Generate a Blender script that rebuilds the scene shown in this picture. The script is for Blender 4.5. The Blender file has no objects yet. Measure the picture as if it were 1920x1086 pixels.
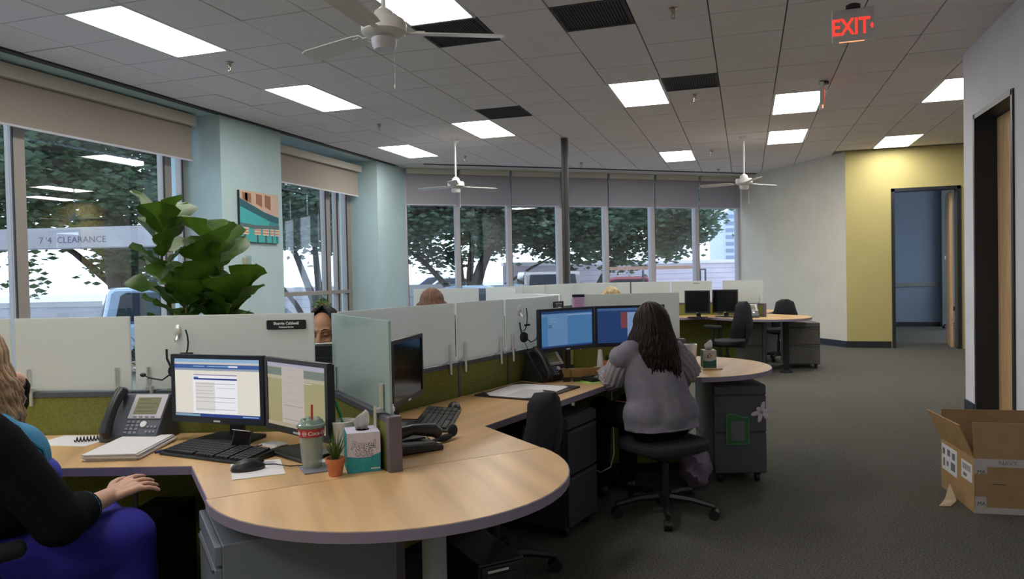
import bpy, bmesh, math, random
from mathutils import Vector, Matrix, Euler
R = math.radians
rnd = random.Random(7)
S = bpy.context.scene
COL = S.collection

# ------------------------------------------------------------------ camera, world, exposure
CAM_H = 1.40
YAW, PIT, ROL, FPX = 0.3100949, 0.0202001, -0.0204276, 1372.17
_f = Vector((-math.sin(YAW)*math.cos(PIT), math.cos(YAW)*math.cos(PIT), -math.sin(PIT)))
_r = Vector((math.cos(YAW), math.sin(YAW), 0))
_u = _r.cross(_f)
_r2 = _r*math.cos(ROL) + _u*math.sin(ROL)
_u2 = -_r*math.sin(ROL) + _u*math.cos(ROL)
cd = bpy.data.cameras.new('camera'); cam = bpy.data.objects.new('camera', cd); COL.objects.link(cam)
cd.sensor_fit = 'HORIZONTAL'; cd.sensor_width = 36.0; cd.lens = FPX/1920*36.0
cd.clip_start = 0.05; cd.clip_end = 600
mw = Matrix.Identity(4)
for i in range(3):
    mw[i][0], mw[i][1], mw[i][2] = _r2[i], _u2[i], -_f[i]
mw[0][3], mw[1][3], mw[2][3] = 0, 0, CAM_H
cam.matrix_world = mw
S.camera = cam
W = bpy.data.worlds.new('overcast_sky'); S.world = W; W.use_nodes = True
bg = W.node_tree.nodes['Background']
bg.inputs[0].default_value = (0.74, 0.87, 1.0, 1); bg.inputs[1].default_value = 3.3
LAMP = 18.0
S.view_settings.view_transform = 'Standard'; S.view_settings.look = 'None'
S.view_settings.exposure = 0.0; S.view_settings.gamma = 1.0
S.view_settings.use_curve_mapping = False
S.cycles.use_denoising = True
S.cycles.max_bounces = 9; S.cycles.diffuse_bounces = 4; S.cycles.transparent_max_bounces = 16
S.cycles.sample_clamp_indirect = 6.0

# ------------------------------------------------------------------ materials
MATS = {}
def mat(name, rgb=(.5,.5,.5), rough=.55, metal=0., spec=.5, noise=None, bump=None, emit=None, trans=None, coat=0.):
    """noise=(scale, amount, stretch xyz): tint variation; bump=(scale, strength)"""
    if name in MATS: return MATS[name]
    m = bpy.data.materials.new(name); m.use_nodes = True; MATS[name] = m
    nt = m.node_tree; b = nt.nodes['Principled BSDF']
    b.inputs['Base Color'].default_value = (*rgb, 1)
    b.inputs['Roughness'].default_value = rough; b.inputs['Metallic'].default_value = metal
    b.inputs['Specular IOR Level'].default_value = spec
    b.inputs['Coat Weight'].default_value = coat
    if emit:
        b.inputs['Emission Color'].default_value = (*emit[0], 1); b.inputs['Emission Strength'].default_value = emit[1]
    tc = None
    if noise or bump:
        tc = nt.nodes.new('ShaderNodeTexCoord')
    if noise:
        sc, amt = noise[0], noise[1]
        mp = nt.nodes.new('ShaderNodeMapping'); nt.links.new(tc.outputs['Object'], mp.inputs[0])
        if len(noise) > 3:                      # turn first, then stretch
            m0 = mp; m0.inputs['Rotation'].default_value = (0, 0, noise[3])
            mp = nt.nodes.new('ShaderNodeMapping'); nt.links.new(m0.outputs[0], mp.inputs[0])
        if len(noise) > 2: mp.inputs['Scale'].default_value = noise[2]
        n = nt.nodes.new('ShaderNodeTexNoise'); n.inputs['Scale'].default_value = sc; n.inputs['Detail'].default_value = 5
        nt.links.new(mp.outputs[0], n.inputs['Vector'])
        mx = nt.nodes.new('ShaderNodeMix'); mx.data_type = 'RGBA'
        mx.inputs[6].default_value = (*[c*(1-amt) for c in rgb], 1)
        mx.inputs[7].default_value = (*[min(1, c*(1+amt)) for c in rgb], 1)
        cr = nt.nodes.new('ShaderNodeMapRange'); cr.inputs[1].default_value = .32; cr.inputs[2].default_value = .68
        nt.links.new(n.outputs[0], cr.inputs[0]); nt.links.new(cr.outputs[0], mx.inputs[0])
        nt.links.new(mx.outputs[2], b.inputs['Base Color'])
    if bump:
        n2 = nt.nodes.new('ShaderNodeTexNoise'); n2.inputs['Scale'].default_value = bump[0]; n2.inputs['Detail'].default_value = 3
        nt.links.new(tc.outputs['Object'], n2.inputs['Vector'])
        bp = nt.nodes.new('ShaderNodeBump'); bp.inputs['Strength'].default_value = bump[1]; bp.inputs['Distance'].default_value = .01
        nt.links.new(n2.outputs[0], bp.inputs['Height']); nt.links.new(bp.outputs[0], b.inputs['Normal'])
    if trans:   # part of the light passes diffusely through
        t = nt.nodes.new('ShaderNodeBsdfTranslucent'); t.inputs[0].default_value = (*trans[1], 1)
        ms = nt.nodes.new('ShaderNodeMixShader'); ms.inputs[0].default_value = trans[0]
        nt.links.new(b.outputs[0], ms.inputs[1]); nt.links.new(t.outputs[0], ms.inputs[2])
        nt.links.new(ms.outputs[0], nt.nodes['Material Output'].inputs[0])
    return m
def glass(name, tint, r0, rough=0.0):
    if name in MATS: return MATS[name]
    m = bpy.data.materials.new(name); m.use_nodes = True; MATS[name] = m
    nt = m.node_tree; nt.nodes.remove(nt.nodes['Principled BSDF'])
    tr = nt.nodes.new('ShaderNodeBsdfTransparent'); tr.inputs[0].default_value = (*tint, 1)
    gl = nt.nodes.new('ShaderNodeBsdfGlossy'); gl.inputs['Roughness'].default_value = rough
    lw = nt.nodes.new('ShaderNodeLayerWeight'); lw.inputs[0].default_value = .5
    pw = nt.nodes.new('ShaderNodeMath'); pw.operation = 'POWER'; pw.inputs[1].default_value = 4
    ma = nt.nodes.new('ShaderNodeMath'); ma.operation = 'MULTIPLY_ADD'; ma.inputs[1].default_value = 1-r0; ma.inputs[2].default_value = r0
    ms = nt.nodes.new('ShaderNodeMixShader')
    L = nt.links.new
    L(lw.outputs['Facing'], pw.inputs[0]); L(pw.outputs[0], ma.inputs[0]); L(ma.outputs[0], ms.inputs[0])
    L(tr.outputs[0], ms.inputs[1]); L(gl.outputs[0], ms.inputs[2]); L(ms.outputs[0], nt.nodes['Material Output'].inputs[0])
    return m
def emis(name, rgb, s):
    return mat(name, (.02,.02,.02), .4, emit=(rgb, s))

M_TILE = mat('ceiling_tile', (.80,.735,.72), .95, noise=(60,.05), bump=(260,.25))
M_PLENUM = mat('ceiling_joint', (.26,.235,.22), .9)
M_SOFFIT = mat('soffit_board', (.70,.67,.65), .9)
M_CARPET = mat('carpet', (.125,.122,.108), .97, spec=.1, noise=(120,.55), bump=(420,.6))
M_MINT = mat('mint_paint', (.46,.61,.64), .8, noise=(3,.03))
M_WHITEW = mat('cream_white_paint', (.72,.69,.60), .8, noise=(3,.03))
M_YELLOW = mat('yellow_paint', (.50,.43,.175), .8, noise=(3,.03))
M_GREYW = mat('grey_paint', (.74,.72,.77), .8, noise=(3,.03))
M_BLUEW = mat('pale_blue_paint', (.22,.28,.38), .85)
M_BASEB = mat('navy_baseboard', (.022,.03,.055), .5)
M_FRAMEDK = mat('dark_door_frame', (.018,.02,.028), .45)
M_DOORW = mat('oak_door', (.60,.39,.20), .45, noise=(5,.18,(9,9,.7)))
M_ALU = mat('tan_aluminium', (.33,.30,.28), .45, metal=.25)
M_ALUL = mat('pale_aluminium', (.52,.50,.55), .45, metal=.2)
M_GASKET = mat('black_gasket', (.02,.02,.025), .6)
M_PANE = glass('window_glass', (.88,.91,.94), .10)
M_BLINDT = mat('tan_blind_fabric', (.42,.37,.32), .9, noise=(40,.05), trans=(.12,(.5,.45,.4)))
M_BLINDF = mat('grey_blind_fabric', (.43,.41,.45), .9, trans=(.22,(.5,.5,.58)))
M_FASCIA = mat('blind_fascia', (.52,.48,.42), .6)
M_FASCIAW = mat('pale_fascia', (.55,.53,.48), .6)
M_WHITEPL = mat('white_plastic', (.72,.71,.69), .4)
M_WHITEMT = mat('white_metal', (.70,.69,.66), .45)
M_LENS = emis('lit_diffuser', (1.0,.965,.90), LAMP)
M_VENT = mat('dark_return_grille', (.060,.062,.068), .8, noise=(30,.1))
M_BRASS = mat('sprinkler_chrome', (.55,.48,.40), .25, metal=.9)
M_BRONZE = mat('dark_bronze', (.05,.045,.04), .45, metal=.2)
M_CHROME = mat('brushed_steel', (.82,.82,.84), .34, metal=.85)
M_DKGREY = mat('dark_grey_metal', (.075,.085,.11), .5)
M_PED = mat('slate_grey_metal', (.072,.085,.108), .5)
M_TRIM = mat('mauve_grey_trim', (.135,.115,.15), .5)
M_EDGE = mat('mauve_edge_band', (.25,.215,.31), .5)
M_PEDF = mat('blue_grey_metal', (.17,.20,.25), .5)
M_LEG = mat('pale_grey_leg', (.27,.32,.36), .45)
M_GREEN = mat('olive_fabric', (.185,.20,.055), .95, spec=.15, noise=(140,.18), bump=(500,.3))
M_FROST = mat('frosted_glass', (.73,.77,.77), .12, trans=(.40,(.92,.96,.96)), coat=.15)
M_CLEARG = mat('partition_glass', (.42,.53,.53), .08, trans=(.35,(.55,.7,.7)), coat=.2)
M_WOOD = mat('maple_laminate', (.66,.42,.205), .33, noise=(2.6,.22,(.35,3.4,1),R(52)))
M_WOODB = mat('maple_laminate_two', (.60,.375,.175), .33, noise=(2.6,.17,(.35,3.4,1),R(-77)))
M_BLACK = mat('black_plastic', (.012,.013,.016), .42)
M_BLACKM = mat('black_matt', (.010,.011,.014), .8)
M_KEY = mat('black_keys', (.022,.024,.028), .5)
M_NAVYB = mat('blue_black_bezel', (.012,.018,.035), .4)
M_SCREENOFF = mat('dark_screen', (.004,.006,.008), .12)
M_CHAIR = mat('charcoal_chair_fabric', (.018,.018,.026), .95, noise=(120,.2), bump=(400,.3))
M_PAPER = mat('white_paper', (.74,.73,.76), .8)
M_PAPER2 = mat('pale_print', (.55,.56,.58), .8)
M_TERRA = mat('terracotta', (.52,.17,.075), .8, noise=(30,.1))
M_SOIL = mat('soil', (.035,.025,.016), .95)
M_LEAF = mat('fig_leaf', (.055,.125,.015), .5, noise=(9,.5), trans=(.22,(.10,.20,.015)))
M_LEAFD = mat('spiky_leaf', (.05,.10,.03), .5, trans=(.15,(.1,.2,.03)))
M_SKIN = mat('skin', (.62,.36,.26), .55, noise=(40,.06))
M_SKIN2 = mat('tan_skin', (.42,.22,.13), .55, noise=(40,.06))
M_TEAL = mat('box_teal', (.02,.30,.36), .6, noise=(90,.15))
M_CARD = mat('cardboard', (.34,.225,.125), .85, noise=(14,.08))
M_CARDL = mat('cardboard_side', (.42,.26,.12), .85, noise=(14,.08))
M_TAPE = mat('clear_tape', (.50,.47,.50), .25)

# ------------------------------------------------------------------ mesh helpers
def frame_of(d):
    d = Vector(d).normalized()
    a = Vector((0,0,1)) if abs(d.z) < .9 else Vector((1,0,0))
    x = d.cross(a).normalized(); y = d.cross(x).normalized()
    return x, y, d
class MB:
    def __init__(s): s.v = []; s.f = []
    def add(s, vs, fs, M=None):
        o = len(s.v)
        s.v += [tuple(M @ Vector(v)) if M is not None else tuple(v) for v in vs]
        s.f += [tuple(i+o for i in f) for f in fs]
        return s
    def box(s, c, d, rot=None, M=None):
        x, y, z = d[0]/2, d[1]/2, d[2]/2
        vs = [(-x,-y,-z),(x,-y,-z),(x,y,-z),(-x,y,-z),(-x,-y,z),(x,-y,z),(x,y,z),(-x,y,z)]
        T = Matrix.Translation(c)
        if rot is not None: T = T @ Euler(rot).to_matrix().to_4x4()
        if M is not None: T = M @ T
        return s.add(vs, [(0,3,2,1),(4,5,6,7),(0,1,5,4),(1,2,6,5),(2,3,7,6),(3,0,4,7)], T)
    def bx(s, x0,x1,y0,y1,z0,z1, M=None):
        return s.box(((x0+x1)/2,(y0+y1)/2,(z0+z1)/2),(abs(x1-x0),abs(y1-y0),abs(z1-z0)), None, M)
    def cyl(s, p0, p1, r0, r1=None, n=14, M=None):
        r1 = r0 if r1 is None else r1
        p0, p1 = Vector(p0), Vector(p1); x, y, _ = frame_of(p1-p0)
        vs = []
        for p, r in ((p0,r0),(p1,r1)):
            for i in range(n):
                a = 2*math.pi*i/n; vs.append(p + x*(r*math.cos(a)) + y*(r*math.sin(a)))
        fs = [(i,(i+1)%n,n+(i+1)%n,n+i) for i in range(n)] + [tuple(range(n-1,-1,-1)), tuple(range(n,2*n))]
        return s.add(vs, fs, M)
    def lathe(s, prof, c=(0,0,0), n=24, M=None):
        vs = []; fs = []
        for r, z in prof:
            for i in range(n):
                a = 2*math.pi*i/n; vs.append((c[0]+r*math.cos(a), c[1]+r*math.sin(a), c[2]+z))
        for k in range(len(prof)-1):
            for i in range(n):
                j = (i+1)%n; fs.append((k*n+i, k*n+j, (k+1)*n+j, (k+1)*n+i))
        if prof[0][0] > 1e-4: fs.append(tuple(range(n-1,-1,-1)))
        if prof[-1][0] > 1e-4: fs.append(tuple(range((len(prof)-1)*n, len(prof)*n)))
        return s.add(vs, fs, M)
    def prism(s, poly, z0, z1, M=None):
        n = len(poly)
        vs = [(p[0],p[1],z0) for p in poly] + [(p[0],p[1],z1) for p in poly]
        fs = [(i,(i+1)%n,n+(i+1)%n,n+i) for i in range(n)] + [tuple(range(n-1,-1,-1)), tuple(range(n,2*n))]
        return s.add(vs, fs, M)
    def tube(s, pts, r, n=6, M=None):
        pts = [Vector(p) for p in pts]; N = len(pts)
        rr = r if isinstance(r, (list,tuple)) else [r]*N
        vs = []; fs = []; px = None
        for k, p in enumerate(pts):
            d = (pts[min(k+1,N-1)] - pts[max(k-1,0)])
            if d.length < 1e-9: d = Vector((0,0,1))
            d.normalize()
            if px is None: x, y, _ = frame_of(d)
            else:
                x = px - d*px.dot(d)
                x = x.normalized() if x.length > 1e-6 else frame_of(d)[0]
                y = d.cross(x)
            px = x
            for i in range(n):
                a = 2*math.pi*i/n; vs.append(p + x*(rr[k]*math.cos(a)) + y*(rr[k]*math.sin(a)))
        for k in range(N-1):
            for i in range(n):
                j = (i+1)%n; fs.append((k*n+i, k*n+j, (k+1)*n+j, (k+1)*n+i))
        fs += [tuple(range(n-1,-1,-1)), tuple(range((N-1)*n, N*n))]
        return s.add(vs, fs, M)
    def ell(s, c, r, rot=None, nu=16, nv=10, M=None):
        T = Matrix.Translation(c)
        if rot is not None: T = T @ (rot if isinstance(rot, Matrix) else Euler(rot).to_matrix().to_4x4())
        if M is not None: T = M @ T
        vs = [(0,0,-r[2])]; fs = []
        for k in range(1, nv):
            t = math.pi*k/nv - math.pi/2
            for i in range(nu):
                a = 2*math.pi*i/nu
                vs.append((r[0]*math.cos(t)*math.cos(a), r[1]*math.cos(t)*math.sin(a), r[2]*math.sin(t)))
        vs.append((0,0,r[2])); top = len(vs)-1
        for i in range(nu): fs.append((0, 1+(i+1)%nu, 1+i))
        for k in range(nv-2):
            for i in range(nu):
                j = (i+1)%nu; a = 1+k*nu; fs.append((a+i, a+j, a+nu+j, a+nu+i))
        a = 1+(nv-2)*nu
        for i in range(nu): fs.append((a+i, a+(i+1)%nu, top))
        return s.add(vs, fs, T)
    def cap(s, p0, p1, r0, r1, n=14):          # tapered capsule, closed
        p0, p1 = Vector(p0), Vector(p1); d = p1-p0; L = max(d.length, 1e-4); x, y, d = frame_of(d)
        prof = [(-r0*math.cos(a), r0*math.sin(a)) for a in (0, .45, .9, 1.3)] + [(L+r1*math.sin(a), r1*math.cos(a)) for a in (.27, .67, 1.1, 1.5707)]
        pts = []; fs = []
        for h, r in prof:
            r = max(r, 1e-4)
            for i in range(n):
                a = 2*math.pi*i/n; pts.append(p0 + d*h + x*(r*math.cos(a)) + y*(r*math.sin(a)))
        for k in range(len(prof)-1):
            for i in range(n):
                j = (i+1)%n; fs.append((k*n+i, k*n+j, (k+1)*n+j, (k+1)*n+i))
        fs += [tuple(range(n-1,-1,-1)), tuple(range((len(prof)-1)*n, len(prof)*n))]
        return s.add(pts, fs)
    def mesh(s, name):
        me = bpy.data.meshes.new(name); me.from_pydata(s.v, [], s.f); me.update(); return me
    def build(s, name, m, parent=None, smooth=False, bevel=0, ang=.7):
        me = s.mesh(name)
        if m: me.materials.append(m)
        if smooth:
            me.polygons.foreach_set('use_smooth', [True]*len(me.polygons)); me.set_sharp_from_angle(angle=ang)
        o = bpy.data.objects.new(name, me); COL.objects.link(o)
        if parent: o.parent = parent
        if bevel:
            b = o.modifiers.new('b', 'BEVEL'); b.width = bevel; b.segments = 2; b.limit_method = 'ANGLE'
        return o
def tag(o, label=None, cat=None, group=None, kind=None):
    if label: o['label'] = label
    if cat: o['category'] = cat
    if group: o['group'] = group
    if kind: o['kind'] = kind
    return o
def thing(name, label, cat, loc=(0,0,0), rz=0, group=None):
    o = bpy.data.objects.new(name, None); COL.objects.link(o); o.empty_display_size = .05
    o.location = loc; o.rotation_euler = (0,0,rz)
    return tag(o, label, cat, group)
def struct(name, mb, m, parent=None, bevel=0, smooth=False):
    o = mb.build(name, m, parent, smooth=smooth, bevel=bevel)
    if not parent: o['kind'] = 'structure'
    return o
def copy_tree(o, parent=None):
    c = o.copy(); COL.objects.link(c); c.parent = parent
    for ch in list(o.children): copy_tree(ch, c)
    return c
def text(name, body, size, m, parent, M, ext=.0008, bend=None, sx=1.0, bold=0.0, shear=0.0):
    cu = bpy.data.curves.new(name, 'FONT'); cu.body = body; cu.size = size; cu.align_x = 'CENTER'; cu.align_y = 'CENTER'
    cu.extrude = ext; cu.offset = bold; cu.resolution_u = 2; cu.shear = shear
    t = bpy.data.objects.new(name, cu); COL.objects.link(t)
    dg = bpy.context.evaluated_depsgraph_get()
    me = bpy.data.meshes.new_from_object(t.evaluated_get(dg)); bpy.data.objects.remove(t)
    for v in me.vertices:
        v.co.x *= sx
        if bend:
            r = bend; a = v.co.x/r; z = v.co.z
            v.co = ((r+z)*math.sin(a), v.co.y, (r+z)*math.cos(a))
    me.materials.clear(); me.materials.append(m)
    o = bpy.data.objects.new(name, me); COL.objects.link(o); o.parent = parent; o.matrix_local = M
    return o
def basis(o, x, y, z):
    m = Matrix.Identity(4)
    for i in range(3): m[i][0], m[i][1], m[i][2], m[i][3] = x[i], y[i], z[i], o[i]
    return m
def V2(a): return Vector((math.cos(R(a)), math.sin(R(a))))
def remesh(mb, name, m, parent, vox=.008, smooth=4):
    me = mb.mesh(name); o = bpy.data.objects.new(name, me); COL.objects.link(o)
    r = o.modifiers.new('r', 'REMESH'); r.mode = 'VOXEL'; r.voxel_size = vox
    if smooth:
        s = o.modifiers.new('s', 'SMOOTH'); s.iterations = smooth; s.factor = .5
    dg = bpy.context.evaluated_depsgraph_get()
    m2 = bpy.data.meshes.new_from_object(o.evaluated_get(dg)); m2.name = name
    o.modifiers.clear(); o.data = m2; bpy.data.meshes.remove(me)
    m2.materials.clear(); m2.materials.append(m)
    m2.polygons.foreach_set('use_smooth', [True]*len(m2.polygons))
    o.parent = parent
    return o

# ------------------------------------------------------------------ the room shell
CZ = 3.42                      # ceiling height
XL = -6.04                     # face of the left piers
GX0, GDX, GY0, GDY = -.251, .5775, 4.235, .5975
FW0, FW1 = Vector((-6.04,12.40)), Vector((-.11,16.76))     # far window wall on the floor
FWD = (FW1-FW0).normalized(); FWN = Vector((FWD.y,-FWD.x))  # FWN points into the room
FWL = (FW1-FW0).length
WC = Vector((1.67,14.0))       # white wall / yellow wall corner

struct('floor', MB().prism([(-6.85,-3.1),(6.6,-3.1),(6.6,20.5),(1.6,20.5),(1.6,14.3),(-.05,16.95),(-6.3,12.5),(-6.85,12.4)], -.1, 0), M_CARPET)
struct('ground', MB().bx(-90,60,-60,160,-.35,-.14), mat('pale_concrete', (.50,.49,.50), .9, noise=(.4,.15)))

ceil = struct('ceiling', MB().prism([(-7.0,-3.1),(6.7,-3.1),(6.7,14.2),(1.75,14.2),(.05,17.1),(-6.3,12.7),(-7.0,12.7)], CZ+.016, CZ+.12), M_PLENUM)
def inside_far(x, y):          # on the room's side of the black ceiling line
    p = Vector((x,y)) - FW0
    return p.dot(FWN) > .18
lights_c = [(-8,0),(-8,4),(-9,10),(-6,8),(-4,0),(-2,6),(-2,14),(1,8),(1,12),(4,14),(4,8)]
lights_back = [(-8,-5),(-4,-5),(-8,-11),(-4,-11),(-1,-11)]
vents_c = [(-2,2),(-1,6),(-5,7),(-4,2)]
used = set()
for gx, gy in lights_c + lights_back: used |= {(gx,gy),(gx,gy+1)}
used |= set(vents_c)
tile_me = None; rest = MB(); tiles = []
for gx in range(-10, 12):
    for gy in range(-12, 22):
        if (gx,gy) in used: continue
        x0, y0 = GX0+gx*GDX, GY0+gy*GDY; xc, yc = x0+GDX/2, y0+GDY/2
        x0c = max(x0, XL+.05)
        if x0+GDX < XL+.2: continue
        if not inside_far(xc, yc): continue
        if (Vector((xc,yc))-WC).dot(Vector((.832,.555))) > .32 and xc < 1.75: continue
        if xc > 1.7 and yc > 13.95: continue
        if xc > 2.0 and yc < 7.8: continue
        tiles.append((x0c, x0+GDX, y0, y0+GDY))
tiles.sort(key=lambda t: (t[2] < 3.0, math.hypot((t[0]+t[1])/2, (t[2]+t[3])/2)))
std = MB().bx(-GDX/2+.006, GDX/2-.006, -GDY/2+.006, GDY/2-.006, 0, .014).mesh('ceiling_tile'); std.materials.append(M_TILE)
for i, (x0,x1,y0,y1) in enumerate(tiles):
    dz = rnd.uniform(-.0015,.0025)
    if i < 300:
        if x1-x0 > GDX-.01: me = std
        else:
            me = MB().bx(-(x1-x0)/2+.004,(x1-x0)/2-.006,-GDY/2+.006,GDY/2-.006,0,.014).mesh('ceiling_tile'); me.materials.append(M_TILE)
        o = bpy.data.objects.new('ceiling_tile', me); COL.objects.link(o); o.parent = ceil
        o.location = ((x0+x1)/2,(y0+y1)/2,CZ+dz); o.rotation_euler = (rnd.uniform(-.002,.002), rnd.uniform(-.002,.002), 0)
    else: rest.bx(x0+.006,x1-.006,y0+.006,y1-.006,CZ+dz,CZ+dz+.014)
if rest.v: tag(rest.build('ceiling_tile_field', M_TILE, ceil), kind='stuff')
# plain board strip between the tiled field and the far windows, with the black reveal line
q = [FW0+FWN*.56, FW1+FWN*.56+FWD*.15, FW1+FWD*.1, FW0-FWD*.2]
struct('trim_1', MB().prism([(p.x,p.y) for p in q], CZ-.004, CZ+.02), M_SOFFIT)
q = [FW0+FWN*.64+FWD*.25, FW1+FWN*.64+FWD*.25, FW1+FWN*.57+FWD*.2, FW0+FWN*.57+FWD*.25]
struct('trim_2', MB().prism([(p.x,p.y) for p in q], CZ-.012, CZ+.018), M_FRAMEDK)
struct('trim_3', MB().bx(XL-.035,XL+.045,-3,12.0,CZ-.014,CZ+.018), M_FRAMEDK)
struct('trim_4', MB().bx(-6.9,XL-.02,-3,12.4,CZ-.002,CZ+.03), M_MINT)

# left wall: low wall, two piers, head over the windows
wl = MB()
wl.bx(-6.85,-6.52,-3,12.42,0,.42)
wl.bx(-6.85,XL,7.40,8.61,0,CZ+.01)
wl.bx(-6.85,XL,11.35,12.42,0,CZ+.01)
wl.bx(-6.85,-6.68,-3,12.4,3.30,CZ+.01)
wl.bx(-6.85,-6.40,-3.1,.6,0,CZ+.01)
struct('wall_left', wl, M_MINT)
def left_window(idx, y0, y1, mull, rail):
    f = MB()
    for a, b in mull: f.bx(-6.68,-6.57,a,b,.42,3.32)
    f.bx(-6.68,-6.57,y0,y1,.42,.50); f.bx(-6.68,-6.57,y0,y1,3.24,3.32)
    if rail: f.bx(-6.67,-6.56,y0,y1,1.14,1.20)
    w = struct('window_%d' % idx, f, M_ALU)
    g = MB()
    for a, b in mull: g.bx(-6.585,-6.565,a-.012,a-.0005,.5,3.24)
    g.build('gasket', M_GASKET, w)
    ys = [y0] + [v for m in mull for v in m] + [y1]
    for k in range(0, len(ys), 2):
        if ys[k+1]-ys[k] > .08: MB().bx(-6.63,-6.622,ys[k],ys[k+1],.5,3.24).build('pane', M_PANE, w)
    MB().bx(-6.6,-6.44,y0,y1,.42,.45).build('sill', M_ALUL, w)
left_window(1, .6, 7.40, [(.6,.7),(3.2,3.33),(5.17,5.29),(7.06,7.17),(7.36,7.40)], False)
left_window(2, 8.61, 11.35, [(8.61,8.68),(10.56,10.68),(10.92,10.98),(11.22,11.35)], True)
# far window wall: seven bays
MF = Matrix.Translation((FW0.x,FW0.y,0)) @ Matrix.Rotation(math.atan2(FWD.y,FWD.x),4,'Z')   # x along the wall, y outwards
struct('wall_far', MB().bx(-.2,FWL+.15,-.02,.22,0,.55,MF).bx(-.2,FWL+.15,.02,.22,3.32,CZ+.01,MF), M_MINT)
bays = [0,1.02,2.06,3.12,4.15,5.22,6.29,FWL]
for k in range(7):
    a, b = bays[k], bays[k+1]
    f = MB().bx(a-.045,a+.045,.02,.16,.55,3.34,MF).bx(a+.045,b-.045,.03,.14,.55,.62,MF).bx(a+.045,b-.045,.03,.14,3.26,3.34,MF)
    if k == 6: f.bx(b-.045,b+.045,.02,.16,.55,3.34,MF)
    w = struct('window_%d' % (k+3), f, M_ALUL)
    MB().bx(a+.045,b-.045,.09,.098,.62,3.26,MF).build('pane', M_PANE, w)
    MB().bx(a+.046,a+.058,.03,.07,.62,3.26,MF).build('gasket', M_GASKET, w)
    MB().bx(a-.03,b-.05,-.10,.05,.55,.575,MF).build('sill', M_ALUL, w)
# white angled wall, yellow wall, right wall with deep doorway
wd = (WC-FW1).normalized(); wn = Vector((-wd.y, wd.x))
q = [FW1, WC, WC+wn*.2, FW1+wn*.2]
struct('wall_far_right', MB().prism([(p.x,p.y) for p in q], 0, CZ+.01), M_WHITEW)
q = [FW1-wn*.012, WC-wn*.012, WC, FW1]
struct('baseboard_far_right', MB().prism([(p.x,p.y) for p in q], 0, .115), M_BASEB)
YW = WC.y
struct('wall_yellow', MB().bx(WC.x,2.40,YW,YW+.16,0,CZ+.01).bx(2.40,3.42,YW,YW+.16,2.72,CZ+.01).bx(3.42,6.6,YW,YW+.16,0,CZ+.01), M_YELLOW)
struct('baseboard_yellow', MB().bx(WC.x-.005,2.37,YW-.012,YW,0,.115), M_FRAMEDK)
d = struct('door_2', MB().bx(2.385,2.44,YW-.02,YW+.18,0,2.745).bx(3.38,3.435,YW-.02,YW+.18,0,2.745).bx(2.385,3.435,YW-.02,YW+.18,2.69,2.745), M_FRAMEDK)
leaf = MB().box((.0,.46,1.34),(.045,.92,2.66)).build('door_leaf', M_DOORW, d); leaf.location = (3.33,YW+.17,0); leaf.rotation_euler = (0,0,R(-9))
MB().box((-.03,.86,1.55),(.02,.05,.07)).build('door_plate', M_CHROME, leaf)
# room beyond the yellow wall
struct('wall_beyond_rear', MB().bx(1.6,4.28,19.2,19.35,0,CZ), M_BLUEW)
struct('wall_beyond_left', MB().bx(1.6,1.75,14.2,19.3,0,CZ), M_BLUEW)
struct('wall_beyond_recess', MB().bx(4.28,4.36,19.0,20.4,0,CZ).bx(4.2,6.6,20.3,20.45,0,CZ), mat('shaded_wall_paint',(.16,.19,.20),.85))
struct('trim_5', MB().bx(1.75,4.30,19.165,19.2,.93,1.02), mat('chair_rail', (.20,.22,.22), .6))
struct('baseboard_beyond', MB().bx(1.75,4.28,19.185,19.2,0,.10), M_FRAMEDK)
struct('ceiling_beyond', MB().bx(1.6,6.7,14.16,20.5,CZ+.02,CZ+.12), M_SOFFIT)
# right wall
DY0, DY1, XR = 6.645, 7.665, 2.0
struct('wall_right', MB().bx(XR,XR+.16,-3.1,DY0,0,CZ+.01).bx(XR,XR+.16,DY1,8.03,0,CZ+.01).bx(XR,XR+.16,DY0,DY1,2.76,CZ+.01).bx(XR,XR+4.6,7.93,8.03,0,CZ+.01), M_GREYW)
struct('baseboard_right', MB().bx(XR-.012,XR,-3,DY0-.05,0,.115).bx(XR-.012,XR,DY1+.05,8.03,0,.115), M_BASEB)
d = struct('door_1', MB().bx(XR-.015,XR+.22,DY1-.035,DY1+.01,0,2.77).bx(XR-.015,XR+.22,DY0-.01,DY0+.035,0,2.77).bx(XR-.015,XR+.22,DY0,DY1,2.725,2.77), M_FRAMEDK)
lf = MB().bx(XR+.165,XR+.21,DY0+.035,DY1-.035,.01,2.72).build('door_leaf', M_DOORW, d)
MB().cyl((XR+.165,DY0+.11,.98),(XR+.10,DY0+.11,.98),.012).cyl((XR+.105,DY0+.11,.98),(XR+.105,DY0+.22,.98),.009).build('door_handle', M_CHROME, lf, smooth=True)
struct('wall_east', MB().bx(6.5,6.65,8,14.1,0,CZ+.01), M_WHITEW)
struct('wall_back', MB().bx(-6.9,2.2,-3.2,-3.05,0,CZ+.01), M_YELLOW)

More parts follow.
